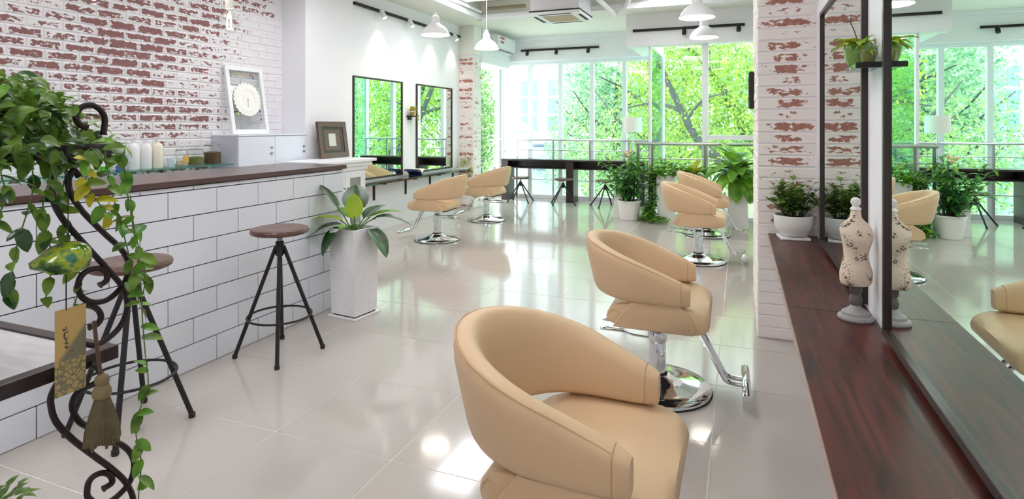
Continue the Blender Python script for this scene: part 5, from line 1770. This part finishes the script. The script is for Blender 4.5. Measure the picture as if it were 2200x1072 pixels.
def tree(name, label, base, branches, clusters, m, n, size, seed, group='trees outside the window'):
    """branches: lists of (x,y,z,r); clusters: (x,y,z,rx,ry,rz)"""
    t = thing(name, label, 'tree', base, 0, group)
    B0 = Vector(base)
    for br in branches:
        P3 = [Vector(p[:3]) - B0 for p in br]
        S = spline(P3, 5)
        rr = []
        for i in range(len(S)):
            f_ = i / (len(S) - 1) * (len(br) - 1)
            k = min(int(f_), len(br) - 2)
            rr.append(br[k][3] + (br[k + 1][3] - br[k][3]) * (f_ - k))
        MB().tube(S, rr, 8).build('trunk' if br is branches[0] else 'branch', M['bark'], t)
    g_ = np.random.default_rng(seed)
    tot = sum(c[3] * c[4] * c[5] for c in clusters)
    V, F = [], []
    for c in clusters:
        k = max(40, int(n * c[3] * c[4] * c[5] / tot))
        d = g_.normal(size=(k, 3))
        d /= np.linalg.norm(d, axis=1)[:, None]
        rad = g_.random(k) ** 0.45
        P_ = d * rad[:, None] * np.array(c[3:6]) + np.array(c[:3]) - np.array(base)
        # leaf frames
        y = g_.normal(size=(k, 3)) + np.array([0, 0, -0.4])
        y /= np.linalg.norm(y, axis=1)[:, None]
        x = np.cross(y, g_.normal(size=(k, 3)) * 0.6 + np.array([0, -0.6, 0.5]))
        x /= np.linalg.norm(x, axis=1)[:, None] + 1e-9
        s = size * (0.7 + 0.6 * g_.random(k))[:, None]
        q = np.stack([P_, P_ + y * s * 0.5 + x * s * 0.28, P_ + y * s, P_ + y * s * 0.5 - x * s * 0.28], axis=1)
        V.append(q.reshape(-1, 3))
    V = np.concatenate(V)
    nq = len(V) // 4
    me = bpy.data.meshes.new('foliage')
    me.vertices.add(len(V))
    me.vertices.foreach_set('co', V.ravel())
    me.loops.add(nq * 4)
    me.loops.foreach_set('vertex_index', np.arange(nq * 4, dtype=np.int32))
    me.polygons.add(nq)
    me.polygons.foreach_set('loop_start', np.arange(0, nq * 4, 4, dtype=np.int32))
    me.update()
    me.validate()
    me.materials.append(m)
    fo = obj('foliage', me, t)
    fo['kind'] = 'stuff'
    return t


def px(u, v, y, r_):
    p = on_y(u, v, y)
    return (p.x, p.y, p.z, r_)


a0 = px(1700, 500, 13.0, 0.20)
tree('street_tree', 'leafy tree with dark leaning trunk close outside the nearer window bay', (a0[0], 13.0, GZ),
     [[(a0[0] + 0.15, 13.0, GZ, 0.2), px(1600, 420, 13.0, 0.13), px(1499, 300, 13.0, 0.085), px(1466, 240, 13.0, 0.07), px(1426, 157, 13.0, 0.055), px(1405, 90, 13.0, 0.04), px(1395, 0, 13.0, 0.02)],
      [px(1463, 240, 13.0, 0.05), px(1440, 229, 13.2, 0.04), px(1400, 222, 13.5, 0.03), px(1330, 235, 14, 0.015)],
      [px(1475, 258, 13.0, 0.04), px(1510, 215, 12.8, 0.025), px(1560, 200, 12.6, 0.012)]],
     [(-0.6, 13.6, 2.6, 1.9, 1.0, 1.5), (-0.9, 13.4, 1.1, 1.3, 0.9, 1.1), (0.2, 13.2, 1.6, 1.2, 0.9, 1.2), (-0.2, 13.6, 0.0, 1.6, 0.9, 1.0), (-1.9, 14.2, 2.2, 1.0, 0.9, 1.2)], M['leaf_tree3'], 10500, 0.085, 1)
b0 = px(1720, 480, 14.2, 0.2)
tree('street_tree', 'second leaning tree seen through the pane beside the brick pillar', (b0[0], 14.2, GZ),
     [[(b0[0] + 0.2, 14.2, GZ, 0.2), px(1680, 430, 14.2, 0.16), px(1603, 285, 14.2, 0.12), px(1577, 235, 14.2, 0.10), px(1535, 165, 14.2, 0.07), px(1508, 130, 14.2, 0.055), px(1474, 95, 14.2, 0.045), px(1440, 40, 14.2, 0.02)],
      [px(1577, 235, 14.2, 0.06), px(1550, 220, 14.3, 0.045), px(1524, 207, 14.5, 0.03), px(1480, 205, 15, 0.015)],
      [px(1545, 180, 14.2, 0.05), px(1530, 150, 14.4, 0.035), px(1522, 90, 14.6, 0.02)]],
     [(0.4, 15.2, 2.2, 2.0, 1.2, 1.6), (1.2, 15.0, 0.8, 1.8, 1.2, 1.5), (-0.4, 15.6, 3.4, 2.2, 1.2, 1.2), (0.6, 15.3, -0.8, 2.0, 1.2, 1.0), (2.6, 15.0, 2.6, 1.6, 1.2, 1.6)], M['leaf_tree'], 10500, 0.09, 2)
rt = random.Random(8)
specs = [(-5.0, 20.5, 1.7, 'leaf_tree2', 'pale slender tree between the white house and the middle of the far window'),
         (-2.3, 15.5, 2.1, 'leaf_tree', 'mid-green street tree in the middle of the far window'),
         (-3.4, 18.0, 1.9, 'leaf_tree2', 'pale cool-green street tree left of the middle of the far window'),
         (-1.4, 19.0, 2.6, 'leaf_tree', 'tall street tree behind the drum lamp shade'),
         (3.6, 16.5, 2.6, 'leaf_tree2', 'street tree hidden behind the brick pillar, seen in the left mirrors'),
         (6.8, 19.0, 3.0, 'leaf_tree', 'broad street tree on the far right, seen only in the mirrors'),
         (-6.75, 14.5, 0.95, 'leaf_tree', 'street tree behind the left brick column at the side glass'),
         (1.4, 21.0, 3.4, 'leaf_tree2', 'pale tall tree far behind the leaning trees of the bay'),
         (10.5, 17.0, 3.0, 'leaf_tree', 'outermost street tree, seen only in the left mirrors')]
for k, (x, y, w, mk, l) in enumerate(specs):
    zc = 1.6 + rt.uniform(-0.2, 0.6)
    sway = rt.uniform(-0.4, 0.4)
    trunk = [(x, y, GZ, 0.17), (x + sway * 0.5, y, -1.2, 0.13), (x + sway, y, 0.8, 0.09), (x + sway * 0.6, y, 2.8, 0.05), (x, y, 4.4, 0.02)]
    brs = [trunk]
    for q in range(4):
        z = -0.6 + q * 0.8
        a = rt.choice((-1, 1)) * rt.uniform(0.6, 1.0)
        brs.append([(x + sway * 0.6, y, z, 0.06), (x + sway * 0.6 + a * w * 0.4, y + rt.uniform(-0.4, 0.4), z + 0.5, 0.04), (x + a * w * 0.85, y + rt.uniform(-0.6, 0.6), z + 0.9 + rt.random() * 0.6, 0.015)])
    cl = [(x + rt.uniform(-0.6, 0.6) * w, y + rt.uniform(-0.5, 0.5), zc + rt.uniform(-2.2, 2.0), w * rt.uniform(0.5, 0.8), w * 0.55, rt.uniform(0.8, 1.4)) for q in range(7)]
    tree('street_tree', l, (x, y, GZ), brs, cl, M[mk], 6500, 0.10 if y < 18 else 0.13, 20 + k)
rs_ = random.Random(77)
for k in range(9):
    x = -5.4 + k * 0.95
    y = 12.6 + rs_.uniform(-0.2, 0.9)
    h = rs_.uniform(1.0, 1.6)
    place = ('leftmost', 'second from the left', 'third from the left', 'fourth from the left', 'middle', 'fourth from the right', 'third from the right', 'second from the right', 'rightmost')[k]
    tree('street_shrub', 'low green shrub outside below the window, %s of its row' % place, (x, y, GZ), [[(x, y, GZ, 0.05), (x, y, -1.8, 0.04), (x, y, -1.2, 0.02)]],
         [(x, y, -1.6, 0.42, 0.4, h), (x + 0.03, y, -2.3, 0.42, 0.4, 0.8)], M[('leaf_tree', 'leaf_tree2', 'leaf_tree3')[k % 3]], 900, 0.13, 60 + k, 'shrubs below the window')

# pale house across the street
m_house = mat('pale_house_wall', (206, 212, 220), 0.8, var=0.03, vscale=0.5)
m_hwin = mat('house_window', (120, 152, 160), 0.2, var=0.1, vscale=1)
hs = thing('house', 'pale white house with tall windows across the street', 'building', (-9.6, 25.0, GZ))
MB().box(-4.0, 2.6, 0, 5, 0, 13).build('wall', m_house, hs, False)
for x in (0.2, 1.5):
    for z in (4.5, 8.6):
        wn = MB().box(x - 0.08, x + 0.9, -0.08, 0.0, z - 0.1, z + 2.5).build('window', M['white_paint'], hs, False)
        for q in range(2):
            for zz in range(3):
                MB().box(x + 0.02 + q * 0.42, x + 0.38 + q * 0.42, -0.12, -0.081, z + 0.05 + zz * 0.8, z + 0.75 + zz * 0.8).build('pane', m_hwin, wn, False)
MB().box(-4.2, 2.8, -0.25, 0, 4.0, 4.2).box(-4.2, 2.8, -0.25, 0, 7.7, 7.95).build('ledge', M['white_paint'], hs, False)
for k in range(9):
    MB().box(-2.7, -1.2, -0.15, 0.0, 4.6 + k * 0.34, 4.74 + k * 0.34).build('louvre', mat('louvre_lilac_%d' % k, (206, 208, 222), 0.6, var=0.03), hs, False)
aw = thing('shop_awning', 'blue-grey awning over the shopfront across the street', 'awning', (-8.6, 24.395, GZ + 3.0))
MB().add([(-1.4, 0.6, 0.9), (1.9, 0.6, 0.9), (1.9, -0.9, 0.2), (-1.4, -0.9, 0.2), (-1.4, 0.6, 0.84), (1.9, 0.6, 0.84), (1.9, -0.9, 0.14), (-1.4, -0.9, 0.14)], [(0, 1, 2, 3), (7, 6, 5, 4), (3, 2, 6, 7), (0, 3, 7, 4), (1, 5, 6, 2), (0, 4, 5, 1)]).build('canopy', mat('awning_blue', (132, 152, 176), 0.7, var=0.1), aw, False)
MB().box(-1.4, 1.9, -0.92, -0.9, -0.12, 0.2).build('valance', mat('awning_valance', (110, 130, 158), 0.7, var=0.1), aw, False)
kx = thing('kiosk', 'small white kiosk with a pitched roof in front of the pale house', 'building', (-8.9, 20.5, GZ))
MB().box(-0.9, 0.9, 0, 1.8, 0, 4.6).build('wall', m_house, kx, False)
MB().add([(-1.1, -0.2, 4.6), (1.1, -0.2, 4.6), (0, -0.2, 5.3), (-1.1, 2, 4.6), (1.1, 2, 4.6), (0, 2, 5.3)], [(0, 1, 2), (3, 5, 4), (0, 2, 5, 3), (1, 4, 5, 2), (0, 3, 4, 1)]).build('roof', M['white_paint'], kx, False)
MB().box(-0.8, -0.3, -0.05, 0, 3.0, 4.3).build('window', m_hwin, kx, False)
h2 = thing('terrace_house', 'long pale terrace of houses far behind the street trees', 'building', (6, 34.0, GZ))
MB().box(-14, 18, 0, 5, 0, 10.5).build('wall', m_house, h2, False)
for k in range(12):
    for z in (2.4, 5.8):
        wn = MB().box(-12.4 + k * 2.5, -11.2 + k * 2.5, -0.1, 0.0, z, z + 2.0).build('window', M['white_paint'], h2, False)
        for q in range(2):
            MB().box(-12.3 + k * 2.5 + q * 0.52, -11.82 + k * 2.5 + q * 0.52, -0.14, -0.101, z + 0.1, z + 1.9).build('pane', m_hwin, wn, False)
vn_ = thing('parked_van', 'pale van parked in the street below the window table', 'van', (-7.4, 17.2, GZ))
MB().box(-2.1, 2.1, -0.9, 0.9, 0.35, 1.3, 0.12).box(-2.0, 1.2, -0.85, 0.85, 1.2, 2.2, 0.15).build('body', mat('van_lilac', (206, 208, 222), 0.3, var=0.02), vn_)
for x in (-1.7, -0.6, 0.45):
    MB().box(x, x + 0.9, -0.86, -0.84, 1.45, 2.0).build('window', mat('van_glass_%d' % (x * 10), (70, 120, 130), 0.1, var=0.05), vn_, False)
for x in (-1.35, 1.35):
    MB().tube([(x, -0.95, 0.36), (x, -0.7, 0.36)], 0.36, 18).build('wheel', M['black_rubber'], vn_)
    MB().tube([(x, 0.95, 0.36), (x, 0.7, 0.36)], 0.36, 18).build('wheel', M['black_rubber'], vn_)
